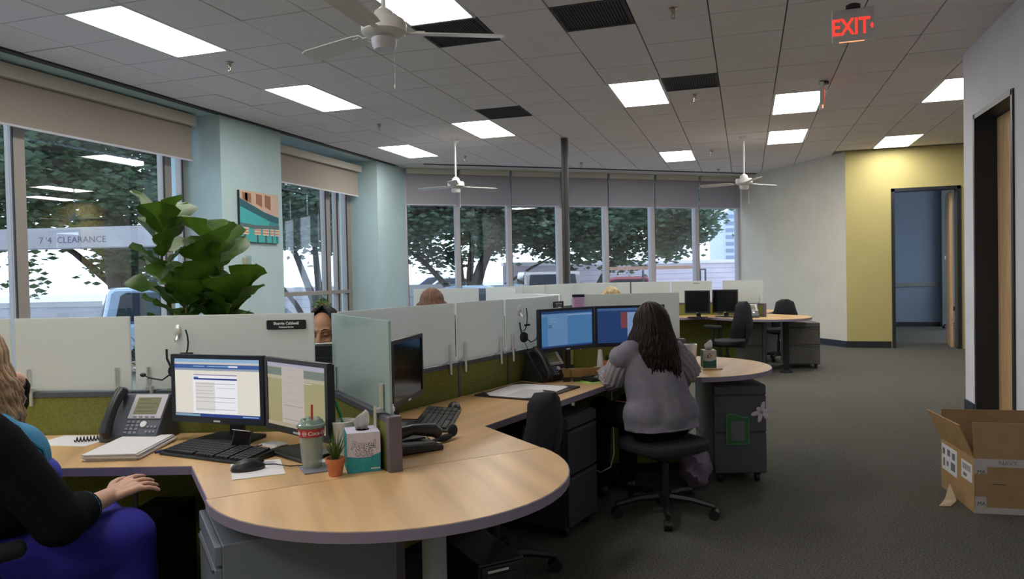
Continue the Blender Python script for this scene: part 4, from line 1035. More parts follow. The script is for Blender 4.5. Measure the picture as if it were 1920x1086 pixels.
b.v = [(v[0]*(1.15-.9*max(0,v[2]-.18)/.2)+.012*math.sin(v[2]*60+v[1]*40), v[1]*(1.1-.8*max(0,v[2]-.18)/.2)+.012*math.sin(v[2]*50+v[0]*70), max(0,v[2])) for v in b.v]
b.build('sack', mat('lilac_bag',(.34,.29,.44),.35,trans=(.3,(.5,.45,.6))), t, smooth=True)
MB().tube([(-.03,0,.29),(-.04,0,.36),(0,.01,.40),(.04,0,.36),(.03,0,.29)],.006,6).build('handle', mat('lilac_bag'), t, smooth=True)
o = MB().tube([(-.80,4.46,.70),(-.79,4.43,.6),(-.785,4.42,.45),(-.78,4.40,.30),(-.80,4.39,.22),(-.86,4.38,.185),(-.92,4.38,.22),(-.955,4.40,.245)],.0035,6).build('white_cable', M_WHITEPL, None, smooth=True)
tag(o, 'thin white cable drooping under the calendar desk', 'cord')

# ------------------------------------------------------------------ chairs
def chair(label, x, y, rz, arms=True, back=True, top=.96, dz=0.):
    t = thing('office_chair', label, 'chair', (x,y,0), rz, 'charcoal swivel office chairs')
    s = MB(); pts = []
    for i in range(24):
        a = 2*math.pi*i/24; c, s_ = math.cos(a), math.sin(a)
        pts.append((.235*math.copysign(abs(c)**.6,c), .225*math.copysign(abs(s_)**.6,s_)))
    s.prism(pts, .435+dz, .49+dz); s.build('seat', M_CHAIR, t, bevel=.018)
    MB().box((0,0,.425+dz),(.30,.28,.03)).build('seat_pan', M_BLACKM, t)
    if back:
        b = MB(); n = 12; rows = 10; vs = []; fs = []
        for side in (0,1):
            for j in range(rows+1):
                v = j/rows; z = .53+(top-.53)*v; w = .205*(1-.30*max(0,v-.35)**1.5/.52)*(.86+.14*math.sin(math.pi*min(1,v*1.4+.1)))
                for i in range(n+1):
                    u = -1+2*i/n; k = min(1,(1-v)*7)
                    wz = w*math.sqrt(max(0,1-(max(0,v-.88)/.13)**2)) if v > .88 else w
                    yb = -.255+.045*u*u-.035*math.sin(v*2.6)-.02*v
                    vs.append((u*wz, yb-(.028 if side else -.028)*math.sqrt(max(.12,1-u**4)), z))
        m_ = (rows+1)*(n+1)
        for j in range(rows):
            for i in range(n):
                a = j*(n+1)+i; fs += [(a,a+n+1,a+n+2,a+1),(m_+a,m_+a+1,m_+a+n+2,m_+a+n+1)]
        for j in range(rows):
            for i in (0,n):
                a = j*(n+1)+i; q = (a,m_+a,m_+a+n+1,a+n+1); fs.append(q if i == 0 else q[::-1])
        for i in range(n):
            for j in (0,rows):
                a = j*(n+1)+i; q = (a,a+1,m_+a+1,m_+a); fs.append(q if j == 0 else q[::-1])
        MB().add(vs, fs).build('backrest', M_CHAIR, t, smooth=True, ang=1.2)
        MB().tube([(0,-.10,.42),(0,-.26,.42),(0,-.315,.50),(0,-.32,.72)],[.025,.025,.022,.02],8).build('back_support', M_BLACK, t, smooth=True)
    if arms:
        for sx in (-1,1):
            MB().tube([(sx*.18,0,.42),(sx*.27,0,.43),(sx*.285,-.01,.5),(sx*.285,-.02,.66)],.016,8).build('arm_post', M_BLACK, t, smooth=True)
            MB().cap((sx*.285,-.12,.675),(sx*.285,.11,.675),.028,.026).build('armrest', M_BLACKM, t, smooth=True)
    MB().cyl((0,0,.12),(0,0,.30),.028).cyl((0,0,.30),(0,0,.42+dz),.016).build('gas_lift', M_BLACK, t, smooth=True)
    b = MB().cyl((0,0,.07),(0,0,.13),.045)
    for k in range(5):
        a = 2*math.pi*k/5+.3; c, s_ = math.cos(a), math.sin(a)
        b.tube([(c*.03,s_*.03,.105),(c*.16,s_*.16,.10),(c*.29,s_*.29,.075)],[.026,.022,.016],8)
    b.build('star_base', M_BLACK, t, smooth=True)
    for k in range(5):
        a = 2*math.pi*k/5+.3; c, s_ = math.cos(a), math.sin(a); p = Vector((c*.285,s_*.285,.03)); q = Vector((-s_,c,0))
        MB().cyl(p-q*.022,p+q*.022,.03).build('caster', M_BLACK, t, smooth=True)
    return t
chair('empty charcoal swivel chair pushed up behind the half round desk end', -1.13,3.18, R(82), top=.875)
chair('black swivel chair of the blonde woman, its armrest at lower left', -2.22,1.47, R(-20), top=.92)
chair('black swivel seat under the woman in the grey sweater', -.47,4.27, R(46.8), arms=False, back=False, dz=-.055)
chair('far charcoal armchair turned to the dark monitors', -.25,9.95, R(52), top=1.0)
chair('far charcoal chair back above the right end desk', .46,11.95, R(20), arms=False, top=.95)
chair('chair of the dark haired woman, hidden behind the glass', -2.42,3.72, R(-140), arms=False, top=.85)
chair('chair of the curly haired person, hidden behind the glass', -2.93,6.60, R(20), arms=False, top=.85)
chair('chair of the fair haired person, hidden behind the glass', -1.40,8.05, R(-20), arms=False, top=.85)
# ------------------------------------------------------------------ people
def hand(mb, wrist, d, back, thumb, curl=.5, s=1.0):
    """wrist point, finger direction, back-of-hand normal, thumb side (+1/-1 along d x back)"""
    w = Vector(wrist); d = Vector(d).normalized(); bk = Vector(back); bk = (bk-d*bk.dot(d)).normalized(); sd = d.cross(bk)*thumb
    for k in range(4):
        o = sd*(.030-.020*k)*s
        mb.cap(w+o*.55+d*.012*s, w+o+d*.085*s, .014*s, .0115*s, 10)
    for k, L in enumerate((.070,.080,.074,.058)):
        p = w + sd*(.034-.0228*k)*s + d*.085*s; a = 0.15
        for j, f in enumerate((.45,.32,.23)):
            a += curl*(.5,.7,.5)[j]
            q = p + (d*math.cos(a) - bk*math.sin(a))*(L*f*s) + sd*((.004-.003*k)*s)
            mb.cap(p, q, (.0092-.0008*j)*s, (.0086-.0009*j)*s, 9); p = q
    p = w + sd*.026*s + d*.022*s; a = 0
    for j, L in enumerate((.036,.030,.024)):
        q = p + (d*(.62+.18*j) + sd*(.70-.28*j) - bk*(.18+.1*j)).normalized()*L*s
        mb.cap(p, q, (.0125-.0012*j)*s, (.0115-.0015*j)*s, 9); p = q
def head(mb, c, f, s=1.0, up=None):
    """skull, jaw, nose, ears and neck start; c centre, f facing; returns basis"""
    f = Vector(f).normalized(); up = Vector(up or (0,0,1)); r = f.cross(up).normalized(); up = r.cross(f)
    B = basis(c, r, f, up); q = lambda x,y,z: B @ Vector((x*s,y*s,z*s))
    rot = B.to_3x3().to_4x4()
    mb.ell(q(0,-.012,.025),(.076*s,.096*s,.094*s),rot,20,14)
    mb.ell(q(0,.012,-.035),(.062*s,.074*s,.078*s),rot,18,12)
    mb.ell(q(0,.050,-.082),(.032*s,.032*s,.026*s),rot,12,8)
    mb.cap(q(0,.082,.018), q(0,.104,-.022), .011*s, .015*s, 9)
    for sx in (-1,1):
        mb.ell(q(sx*.014,.092,-.026),(.010*s,.011*s,.009*s),rot,9,6)
        mb.ell(q(sx*.038,.055,-.030),(.026*s,.026*s,.026*s),rot,12,8)
        mb.cap(q(sx*.016,.086,.034), q(sx*.052,.066,.036), .010*s, .009*s, 8)
        mb.ell(q(sx*.078,-.008,-.012),(.010*s,.020*s,.032*s),rot,10,8)
    mb.cap(q(-.018,.080,-.060), q(.018,.080,-.060), .009*s, .009*s, 8)
    return B
def face_parts(B, root, s=1.0, hairm=None, lips=(.42,.15,.13), down=False):
    L = lambda v: Vector(v)*s
    for sx in (-1,1):
        e = B @ L((sx*.032,.070,.012))
        o = MB().ell(e,(.0125*s,.0125*s,.0095*s),B.to_3x3().to_4x4()).build('eye', mat('eye_white',(.45,.42,.40),.3) if not down else M_SKIN2, root, smooth=True)
        if not down: MB().ell(B @ L((sx*.032,.0805,.012)),(.006*s,.003*s,.006*s),B.to_3x3().to_4x4()).build('iris', mat('iris_dark',(.03,.02,.015),.2), o, smooth=True)
        else: MB().tube([B @ L((sx*.032+dx,.080-abs(dx)*.5,.005-abs(dx)*.12)) for dx in (-.015,-.006,.006,.015)],[.001,.0024,.0024,.001],6).build('lashes', mat('lash',(.015,.01,.01),.6), o, smooth=True)
        MB().tube([B @ L((sx*x,y,z)) for x,y,z in ((.014,.092,.038),(.032,.088,.045),(.052,.072,.041))],[.002,.0032,.0015],6).build('eyebrow', hairm, root, smooth=True)
    mb = MB().cap(B @ L((-.02,.0835,-.057)), B @ L((.02,.0835,-.057)), .0052*s, .0052*s).cap(B @ L((-.016,.0825,-.066)), B @ L((.016,.0825,-.066)), .006*s, .006*s)
    mb.build('lips', mat('lips',lips,.45), root, smooth=True)
def hairdo(B, root, m, n, zend, r0, face=70, flare=.02, wave=.006, wlen=.09, rad=(.087,.108,.108), crown=.012, s=1.0, seed=3, spread=0., shell=True, low=-.03):
    """locks that run over the skull and fall to zend (world z); face = half angle left free at the front"""
    rr = random.Random(seed); mb = MB(); up = Vector((0,0,1))
    if shell: mb.ell(B @ Vector((0,-.036*s,.034*s)),(rad[0]*.97*s,rad[1]*.82*s,rad[2]*.88*s),B.to_3x3().to_4x4(),20,14)
    for i in range(n):
        a = R(rr.uniform(face*.88, 360-face*.88)); ph = rr.uniform(0,6.28); k = rr.uniform(.97,1.05)
        sx, sy = math.sin(a), math.cos(a)            # sy=1 is the front
        pts = []; side = 1 if sx > 0 else -1
        for j in range(6):
            t_ = j/5; el = R(86*(1-t_)**1.15); ce = math.cos(el)
            fr = min(1, t_*1.4)
            x = rad[0]*sx*ce*k; y = rad[1]*sy*ce*k*(1 if sy < 0 else (.35+.65*fr*.8)) - .012; z = rad[2]*math.sin(el)*k + .022 + crown*(1-t_)
            if math.degrees(math.acos(max(-1,min(1,sy)))) < face and t_ > .45:      # sweep aside from the face
                x = side*rad[0]*math.sin(R(face))*ce*1.03
            pts.append(B @ Vector((x*s,y*s,z*s)))
        base = pts[-1]; out = Vector((base.x-B[0][3], base.y-B[1][3], 0)); out = out.normalized() if out.length > 1e-4 else Vector((0,1,0))
        tan = Vector((-out.y,out.x,0))
        ze = zend(a) if callable(zend) else zend; ze += rr.uniform(-.03,.03)
        L = base.z-ze; m_ = max(3,int(L/.022)) if L > .03 else 0
        for j in range(1, m_+1):
            t_ = j/m_
            p = base + out*(flare*math.sin(t_*1.9)+spread*t_) - up*(L*t_)
            w_ = wave*min(1,t_*3)
            p = p + tan*(w_*math.sin(ph+L*t_/wlen*6.28)) + out*(w_*.7*math.cos(ph*1.3+L*t_/wlen*6.28))
            pts.append(p)
        N = len(pts); r = r0*rr.uniform(.75,1.2)
        mb.tube(pts, [r*(.55+.45*min(1,q*3/N))*(1 if q < N*.75 else 1-.75*(q-N*.75)/(N*.25+1e-6)) for q in range(N)], 6)
    return mb.build('hair', m, root, smooth=True, ang=2.5)
chair('dark chair standing in the dim room beyond the yellow wall', 4.45,18.4, R(60), arms=False)
def person(label, loc):
    return thing('person', label, 'person', loc, 0)
class Off:                       # world coordinates -> person's own coordinates
    def __init__(s, loc): s.o = Vector(loc)
    def __call__(s, x, y, z): return Vector((x,y,z))-s.o
def seated(mb, P, hip, rz, sh, knee_dz=0, sc_=1.0, legs=True):
    """torso and legs of a seated body, hip centre (world), facing rz"""
    f = Vector((-math.sin(rz), math.cos(rz), 0)); r = Vector((f.y,-f.x,0)); up = Vector((0,0,1)); h = Vector(hip)-P.o; c = Vector(sh)-P.o
    mb.cap(h-r*.085, h+r*.085, .115, .115); mb.cap(h, h.lerp(c,.5), .125, .115)
    mb.cap(h.lerp(c,.45)-r*.03, c-r*.07-up*.08, .11, .10); mb.cap(h.lerp(c,.45)+r*.03, c+r*.07-up*.08, .11, .10)
    mb.cap(c-r*.15, c+r*.15, .052, .052)
    if legs:
        for sx in (-1,1):
            k = h + r*sx*.11 + f*.44 + up*knee_dz; mb.cap(h+r*sx*.09, k, .075, .050)
            a = Vector((k.x, k.y, .09-P.o.z)) + f*.02
            mb.cap(k, a, .05, .040); mb.cap(a-up*.045, a+f*.15-up*.05, .036, .03)
    return f, r
M_BLKKNIT = mat('black_knit', (.008,.009,.012), .95, spec=.1, bump=(300,.4))
M_SKIRT = mat('royal_blue_cloth', (.020,.018,.30), .85, noise=(6,.15))
M_TURQ = mat('turquoise_cloth', (.02,.22,.42), .7, noise=(12,.15)); M_ROYAL = mat('blue_cloth_panel', (.02,.04,.42), .75)
M_GREYKNIT = mat('grey_sweater', (.235,.225,.285), .95, spec=.15, noise=(25,.08), bump=(260,.5))
M_BLOND = mat('blonde_hair', (.42,.28,.17), .5, noise=(26,.5)); M_BROWN = mat('dark_brown_hair', (.016,.008,.007), .5, spec=.18, noise=(30,.35))
M_BLKH = mat('black_hair', (.008,.008,.010), .45, spec=.25); M_CURL = mat('auburn_curls', (.13,.055,.028), .5, noise=(25,.4)); M_FAIR = mat('fair_hair', (.55,.42,.22), .5, noise=(25,.4))

# blonde woman in black and blue at lower left
loc = (-2.20,1.48,0); A = person('blonde woman in black cardigan and blue skirt seated at lower left', loc); P = Off(loc)
bd = MB(); rzA = R(-20)
fA, rA = seated(bd, P, (-2.17,1.50,.56), rzA, (-2.13,1.55,.99), knee_dz=.015)
hB = head(bd, P(-2.185,1.60,1.148), (-.20,.98,-.10)); bd.cap(P(-2.14,1.56,.95), P(-2.175,1.585,1.08), .055, .05)
shR, elR, wrR = P(-1.955,1.51,.945), P(-1.855,1.61,.715), P(-1.94,1.86,.705)
bd.cap(shR, elR, .055, .043); bd.cap(elR, wrR, .042, .029)
hand(bd, wrR, P(-1.90,1.99,.74)-wrR, (.35,-.1,1), -1, curl=.35, s=1.05)
shL, elL, wrL = P(-2.34,1.60,.955), P(-2.365,1.86,1.00), P(-2.26,1.81,1.085)
bd.cap(shL, elL, .052, .042); bd.cap(elL, wrL, .040, .028)
hand(bd, wrL, Vector((-.35,-.55,.30)), (.6,.2,.75), 1, curl=.5)
remesh(bd, 'body', M_SKIN, A, .0042, 2)
face_parts(hB, A, hairm=M_BLOND)
cg = MB()                                           # cardigan
h = P(-2.17,1.50,.56); c = P(-2.13,1.55,.99)
cg.cap(h-rA*.10, h+rA*.10, .145, .145); cg.cap(h, h.lerp(c,.55), .165, .155)
cg.cap(h.lerp(c,.45)-rA*.05, c-rA*.10-Vector((0,0,.07)), .135, .105); cg.cap(h.lerp(c,.45)+rA*.05, c+rA*.10-Vector((0,0,.07)), .140, .11)
cg.cap(c-rA*.175, c+rA*.175, .062, .064); cg.cap(c, P(-2.15,1.575,1.03), .075, .062)
cg.ell(h+fA*.13+rA*.10+Vector((0,0,.23)), (.12,.12,.13), None, 18, 12); cg.cap(shR, elR, .078, .075); cg.cap(elR, elR.lerp(wrR,.40), .074, .062)
cg.cap(shL, elL, .072, .064); cg.cap(elL, elL.lerp(wrL,.62), .064, .052)
remesh(cg, 'cardigan', M_BLKKNIT, A, .010, 5)
bl = MB()                                           # blouse front showing at the chest
ch = h + fA*.165 + rA*.075 + Vector((0,0,.315))
bl.ell(ch, (.10,.095,.115), Matrix.Rotation(rzA,4,'Z'), 18, 12); bl.cap(ch+Vector((0,0,.03)), c+fA*.06+rA*.06, .085, .04)
remesh(bl, 'blouse', M_TURQ, A, .010, 4)
lw2 = MB().ell(ch+fA*.03+rA*.02-Vector((0,0,.055)), (.085,.085,.07), Matrix.Rotation(rzA,4,'Z'), 18, 12)
lw2.build('blouse_panel', M_ROYAL, A, smooth=True)
pe = c + rA*.10 + Vector((0,0,.045))
MB().tube([pe, pe+fA*.07-Vector((0,0,.05))+rA*.03, pe+fA*.14-Vector((0,0,.12))+rA*.07, pe+fA*.15-Vector((0,0,.21))+rA*.085, pe+fA*.13-Vector((0,0,.27))+rA*.09],.006,6).build('turquoise_edging', M_TURQ, A, smooth=True)
cu = elR.lerp(wrR,.42); MB().cyl(cu, cu+(wrR-elR).normalized()*.012, .060, .056, 18).build('turquoise_cuff', M_TURQ, A, smooth=True)
sk = MB()
for sx in (-1,1):
    hh = h + rA*sx*.10; kk = h + rA*sx*.11 + fA*.45
    sk.cap(hh, kk, .13, .105); sk.cap(kk, kk+fA*.03-Vector((0,0,.34)), .105, .085)
sk.cap(h+fA*.2-rA*.05, h+fA*.2+rA*.05, .12, .12); sk.cap(h+fA*.44-rA*.05, h+fA*.44+rA*.05, .10, .10); sk.cap(h+fA*.46-rA*.04-Vector((0,0,.3)), h+fA*.46+rA*.04-Vector((0,0,.3)), .09, .09)
remesh(sk, 'skirt', M_SKIRT, A, .012, 6)
wb = wrL.lerp(elL,.12); dW = (elL-wrL).normalized()
MB().lathe([(.030,-.006),(.032,0),(.030,.006)],n=18,M=basis(wb,*frame_of(dW))).build('bracelet', M_BLACK, A, smooth=True)
hairdo(hB, A, M_BLOND, 320, lambda a: .945+.03*math.cos(a), .0085, face=62, flare=.035, wave=.014, wlen=.085, rad=(.098,.115,.118), crown=.02, seed=5)
A.location.x -= .045; A.location.y -= .013

# woman in the grey sweater, seen from behind
loc = (-.49,4.27,0); Bp = person('woman with long dark hair in a grey sweater, seen from behind at her desk', loc); P = Off(loc)
rzB = R(46.8); bd = MB()
fB, rB = seated(bd, P, (-.48,4.28,.58), rzB, (-.545,4.335,.955), knee_dz=-.02)
hB2 = head(bd, P(-.545,4.345,1.072), (-.80,.60,-.16)); bd.cap(P(-.545,4.33,.93), P(-.555,4.335,1.04), .055, .05)
sL, eL, wL = P(-.695,4.205,.915), P(-.750,4.275,.760), P(-.845,4.460,.790)
sR, eR, wR = P(-.405,4.475,.915), P(-.335,4.58,.76), P(-.60,4.63,.80)
for s_, e_, w_, th in ((sL,eL,wL,-1),(sR,eR,wR,1)):
    bd.cap(s_, e_, .052, .042); bd.cap(e_, w_, .040, .028)
    hand(bd, w_, Vector((-.45,.80,-.15)), (.1,.2,1), th*-1, curl=.45)
remesh(bd, 'body', M_SKIN2, Bp, .006, 3)
sw = MB(); h = P(-.48,4.28,.58); c = P(-.545,4.335,.945); U = Vector((0,0,1))
sw.cap(h-rB*.12, h+rB*.12, .13, .13); sw.cap(h, h.lerp(c,.55), .165, .15)
sw.cap(h.lerp(c,.35)-rB*.085, c-rB*.09-U*.07, .125, .105); sw.cap(h.lerp(c,.35)+rB*.085, c+rB*.09-U*.07, .125, .105)
sw.cap(c-rB*.15, c+rB*.15, .066, .066); sw.cap(c, c+U*.05, .08, .065)
for sx in (-1,1):
    sw.cap(h+rB*sx*.10+U*.03, h+rB*sx*.165-U*.07, .12, .085); sw.cap(c+rB*sx*.10-U*.01, (sL if sx < 0 else sR)-U*.005, .07, .072)
sw.cap(h-rB*.15-U*.08-fB*.02, h+rB*.15-U*.08-fB*.02, .095, .095); sw.cap(h-rB*.13-U*.10-fB*.06, h+rB*.13-U*.10-fB*.06, .085, .085)
swo = remesh(sw, 'sweater', M_GREYKNIT, Bp, .010, 7)
for v in swo.data.vertices:
    if v.co.z < .505: v.co.z = .505
MB().tube([h-rB*.235+U*-.072-fB*.01, h-rB*.185-fB*.10-U*.073, h-rB*.06-fB*.147-U*.073, h+rB*.06-fB*.147-U*.073, h+rB*.185-fB*.10-U*.073, h+rB*.235-fB*.01-U*.072],.006,8).build('hem', M_GREYKNIT, Bp, smooth=True)
def ribbed(name, pts, rads, nr, par):
    N = 26; n = nr*4; vs = []; fs = []
    pts = [Vector(p) for p in pts]; px = None
    for k in range(N+1):
        t_ = k/N*(len(pts)-1); i = min(int(t_), len(pts)-2); p = pts[i].lerp(pts[i+1], t_-i); d = (pts[min(i+1,len(pts)-1)]-pts[i]).normalized()
        r = rads[i]*(1-(t_-i))+rads[i+1]*(t_-i)
        if px is None: x, y, _ = frame_of(d)
        else: x = (px-d*px.dot(d)).normalized(); y = d.cross(x)
        px = x
        for j in range(n):
            a = 2*math.pi*j/n; q = r+.0042*math.cos(j*math.pi/2)+.002*math.sin(k*.9+j*.3); vs.append(p+x*q*math.cos(a)+y*q*math.sin(a))
    for k in range(N):
        for j in range(n):
            j2 = (j+1)%n; fs.append((k*n+j,k*n+j2,(k+1)*n+j2,(k+1)*n+j))
    fs += [tuple(range(n-1,-1,-1)), tuple(range(N*n,(N+1)*n))]
    return MB().add(vs, fs).build(name, mat('grey_rib_knit',(.30,.28,.32),.95,spec=.15,noise=(40,.1)), par, smooth=True, ang=2.5)
ribbed('sleeve', [sL+rB*.04+U*.012, sL.lerp(eL,.5)-fB*.005, eL, eL.lerp(wL,.5), eL.lerp(wL,.9)], [.070,.071,.068,.058,.044], 15, Bp)
ribbed('sleeve', [sR-rB*.04+U*.012, sR.lerp(eR,.5), eR, eR.lerp(wR,.5), eR.lerp(wR,.9)], [.076,.078,.074,.062,.046], 15, Bp)
tr = MB()
for sx in (-1,1):
    k = h + rB*sx*.11 + fB*.44 - U*.02; tr.cap(h+rB*sx*.10-U*.03, k-U*.02, .10, .075); a = Vector((k.x,k.y,.09))+fB*.02; tr.cap(k, a, .075, .058)
tr.cap(h-rB*.09-U*.07, h+rB*.09-U*.07, .10, .10)
remesh(tr, 'trousers', M_BLKKNIT, Bp, .012, 4)
so = MB()
for sx in (-1,1):
    k = h + rB*sx*.11 + fB*.46; a = Vector((k.x,k.y,.05)); so.cap(a-U*.008-fB*.02, a+fB*.17-U*.012, .045, .038)
    so.cap(a+U*.09, a, .046, .046)
remesh(so, 'shoes', M_BLACK, Bp, .008, 3)
hairdo(hB2, Bp, M_BROWN, 420, lambda a: (.785 if a < math.pi else .85), .0085, face=68, flare=.030, wave=.009, wlen=.14, rad=(.092,.112,.112), crown=.012, seed=11, spread=.03)
MB().box(hB2 @ Vector((.04,.02,.130)),(.03,.022,.012),(0,R(20),0)).build('hair_clip', M_BLACKM, Bp, bevel=.003)

# dark haired woman beyond the gap in the glass
loc = (-2.36,3.66,0); E_ = person('dark haired woman looking down beyond the gap by the Sherrie Caldwell glass', loc); P = Off(loc)
bd = MB(); rzE = R(-152)
seated(bd, P, (-2.40,3.70,.56), rzE, (-2.32,3.61,.93))
hE = head(bd, P(-2.235,3.545,1.10), (.22,-.94,-.22), 1.0); bd.cap(P(-2.31,3.60,.92), P(-2.25,3.56,1.03), .053, .048)
for s_, e_, w_, th in (((-2.16,3.68,.90),(-2.06,3.50,.76),(-2.10,3.30,.80),-1),((-2.50,3.55,.90),(-2.50,3.36,.76),(-2.32,3.22,.80),1)):
    s_, e_, w_ = P(*s_), P(*e_), P(*w_); bd.cap(s_, e_, .05, .04); bd.cap(e_, w_, .038, .027); hand(bd, w_, Vector((.2,-.9,-.1)), (0,0,1), th, .4)
remesh(bd, 'body', M_SKIN2, E_, .0055, 3)
face_parts(hE, E_, hairm=M_BLKH, lips=(.30,.09,.08), down=True)
sw = MB(); h = P(-2.40,3.70,.56); c = P(-2.32,3.61,.93); rr_ = Vector((math.cos(rzE),math.sin(rzE),0))
sw.cap(h-rr_*.1, h+rr_*.1, .13, .13); sw.cap(h, c-U*.1, .14, .14); sw.cap(c-rr_*.15, c+rr_*.15, .062, .062)
for s_, e_ in (((-2.16,3.68,.90),(-2.06,3.50,.76)),((-2.50,3.55,.90),(-2.50,3.36,.76))): sw.cap(P(*s_), P(*e_), .06, .055)
remesh(sw, 'top', mat('dark_top',(.03,.035,.05),.9), E_, .011, 5)
hairdo(hE, E_, M_BLKH, 260, .93, .009, face=58, flare=.012, wave=.004, rad=(.089,.108,.108), seed=4)
# two more heads over the far glass
def far_person(label, x, y, ztop, rz, hm, top, curly):
    loc = (x,y,0); Q = person(label, loc); P = Off(loc); bd = MB()
    f = Vector((-math.sin(rz),math.cos(rz),0)); zc = ztop-.128
    seated(bd, P, (x,y,.56), rz, (x+f.x*.02,y+f.y*.02,zc-.17))
    hb = head(bd, P(x+f.x*.04,y+f.y*.04,zc), f); bd.cap(P(x,y,zc-.18), P(x+f.x*.03,y+f.y*.03,zc-.06), .053, .048)
    r = Vector((f.y,-f.x,0))
    for sx in (-1,1):
        s_ = P(x,y,zc-.20)+r*sx*.18; e_ = s_+f*.16-U*.17; w_ = e_+f*.22+U*.03; bd.cap(s_, e_, .05, .04); bd.cap(e_, w_, .038, .027); hand(bd, w_, f, (0,0,1), -sx, .4)
    remesh(bd, 'body', M_SKIN, Q, .007, 2); face_parts(hb, Q, hairm=hm)
    sw = MB(); h = P(x,y,.56); c = P(x,y,zc-.17)
    sw.cap(h-r*.1, h+r*.1, .13, .13); sw.cap(h, c-U*.1, .14, .14); sw.cap(c-r*.15, c+r*.15, .062, .062)
    for sx in (-1,1): s_ = c+r*sx*.18-U*.03; sw.cap(s_, s_+f*.16-U*.17, .06, .055)
    remesh(sw, 'top', top, Q, .012, 4)
    if curly: hairdo(hb, Q, hm, 170, lambda a: zc-.10, .011, face=60, flare=.05, wave=.022, wlen=.045, rad=(.105,.122,.112), crown=.015, seed=8)
    else: hairdo(hb, Q, hm, 120, lambda a: zc-.12, .012, face=60, flare=.02, wave=.006, rad=(.092,.11,.11), seed=9)
far_person('person with curly auburn hair just showing above the middle glass', -2.88,6.45,1.262, R(15), M_CURL, mat('dark_top'), True)
far_person('fair haired person whose crown just shows above the right glass', -1.42,7.95,1.225, R(-30), M_FAIR, mat('dark_top'), False)

# ------------------------------------------------------------------ plants
def leaf_mesh(name, L, W, seed, m):
    rr = random.Random(seed); n = 7; vs = []; fs = []
    prof = (.05,.52,.66,.60,.86,1.0,.72,.10)
    for i in range(n+1):
        t_ = i/n; w = W*prof[i]; droop = -.16*L*t_*t_
        for u in (-1,-.5,0,.5,1):
            vs.append((u*w, L*t_, droop + .10*w*abs(u)*2 + rr.uniform(-.012,.012)*abs(u)))
    for i in range(n):
        for k in range(4):
            a = i*5+k; fs.append((a,a+1,a+6,a+5))
    me = bpy.data.meshes.new(name); me.from_pydata(vs, [], fs); me.materials.append(m)
    me.polygons.foreach_set('use_smooth',[True]*len(me.polygons)); return me
t = thing('fiddle_leaf_fig', 'tall fiddle leaf fig with big glossy leaves standing behind the left glass', 'plant', (-3.62,4.12,0))
MB().lathe([(0,0),(.15,0),(.20,.38),(.205,.40),(.185,.40),(.18,.36),(0,.36)],n=28).build('pot', mat('charcoal_pot',(.04,.04,.045),.6), t, smooth=True)
MB().lathe([(0,.37),(.185,.365)][::-1],n=20).build('soil', M_SOIL, t)
lat = Vector((.952,.305,0)); dep = Vector((-.305,.952,0))
stems = [([(0,.36,0),(-.06,.8,0),(-.17,1.2,.02),(-.21,1.55,.0),(-.20,1.80,0)],.016), ([(.02,.36,.03),(.04,.8,.03),(.10,1.15,.05),(.12,1.40,.02),(.17,1.60,.0)],.014), ([(0,.36,-.04),(.10,.75,-.06),(.24,1.10,-.05),(.31,1.30,-.03)],.011), ([(-.02,.36,-.02),(-.02,.8,-.08),(.0,1.15,-.12),(.02,1.34,-.14)],.011)]
st = MB(); LV = []
vari = [leaf_mesh('leaf', .235, .125, s_, M_LEAF) for s_ in (1,2,3)]
for pts, r in stems:
    W3 = [lat*a + dep*c_ + Vector((0,0,z)) for a, z, c_ in pts]
    st.tube(W3, [r,r*.9,r*.8,r*.6,r*.4][:len(W3)], 8)
    total = len(W3)-1; nl = {0:24,1:20,2:15,3:13}[len(LV) and stems.index((pts,r))]
    LV.append(0)
    for k in range(nl):
        s_ = 1.25 + (total-1.25)*(k/(nl-1)); i = min(int(s_), total-1); p = W3[i].lerp(W3[i+1], s_-i)
        az = k*2.4+len(LV)*1.3; up_ = .35+1.2*max(0,(k/(nl-1)))**1.4 + rnd.uniform(-.25,.5)
        d = Vector((math.cos(az),math.sin(az),up_)).normalized()
        x = d.cross(Vector((0,0,1))).normalized(); z = x.cross(d); ro = Matrix.Rotation(rnd.uniform(-.6,.6),3,d); x = ro @ x; z = ro @ z
        o = bpy.data.objects.new('leaf', vari[k%3]); COL.objects.link(o); o.parent = t
        s2 = rnd.uniform(.85,1.2)*(1.12 if k > nl*.6 else 1.0)
        o.matrix_local = basis(p + d*.02, x*s2, d*s2, z*s2)
st.build('stem', mat('fig_stem',(.09,.065,.035),.8), t, smooth=True)
t = thing('spiky_plant', 'spiky narrow leaved plant at the foot of the fig, tips above the glass', 'plant', (-3.30,3.62,0))
MB().lathe([(0,0),(.12,0),(.15,.72),(.14,.72),(.13,.70),(0,.70)],n=24).build('pot', mat('charcoal_pot'), t, smooth=True)
g = MB()
for k in range(46):
    a = rnd.uniform(0,6.283); L = rnd.uniform(.40,.60); e = rnd.uniform(.5,1.35); sd = Vector((-math.sin(a),math.cos(a),0))
    q = [Vector((math.cos(a)*L*s_*math.cos(e), math.sin(a)*L*s_*math.cos(e), .70+L*s_*math.sin(e)-.10*L*s_*s_)) for s_ in (.03,.35,.7,1)]
    ws = (.008,.010,.007,.0005)
    g.add([p+sd*w for p,w in zip(q,ws)]+[p-sd*w for p,w in zip(q,ws)], [(i,i+1,5+i,4+i) for i in range(3)])
tag(g.build('blades', M_LEAFD, t), kind='stuff')
t = thing('plant_stand', 'low wooden stand carrying the basket planter by the second window', 'stand', (-6.22,9.80,0))
MB().bx(-.14,.14,-.30,.30,.82,.86).build('top', M_DOORW, t, bevel=.004)
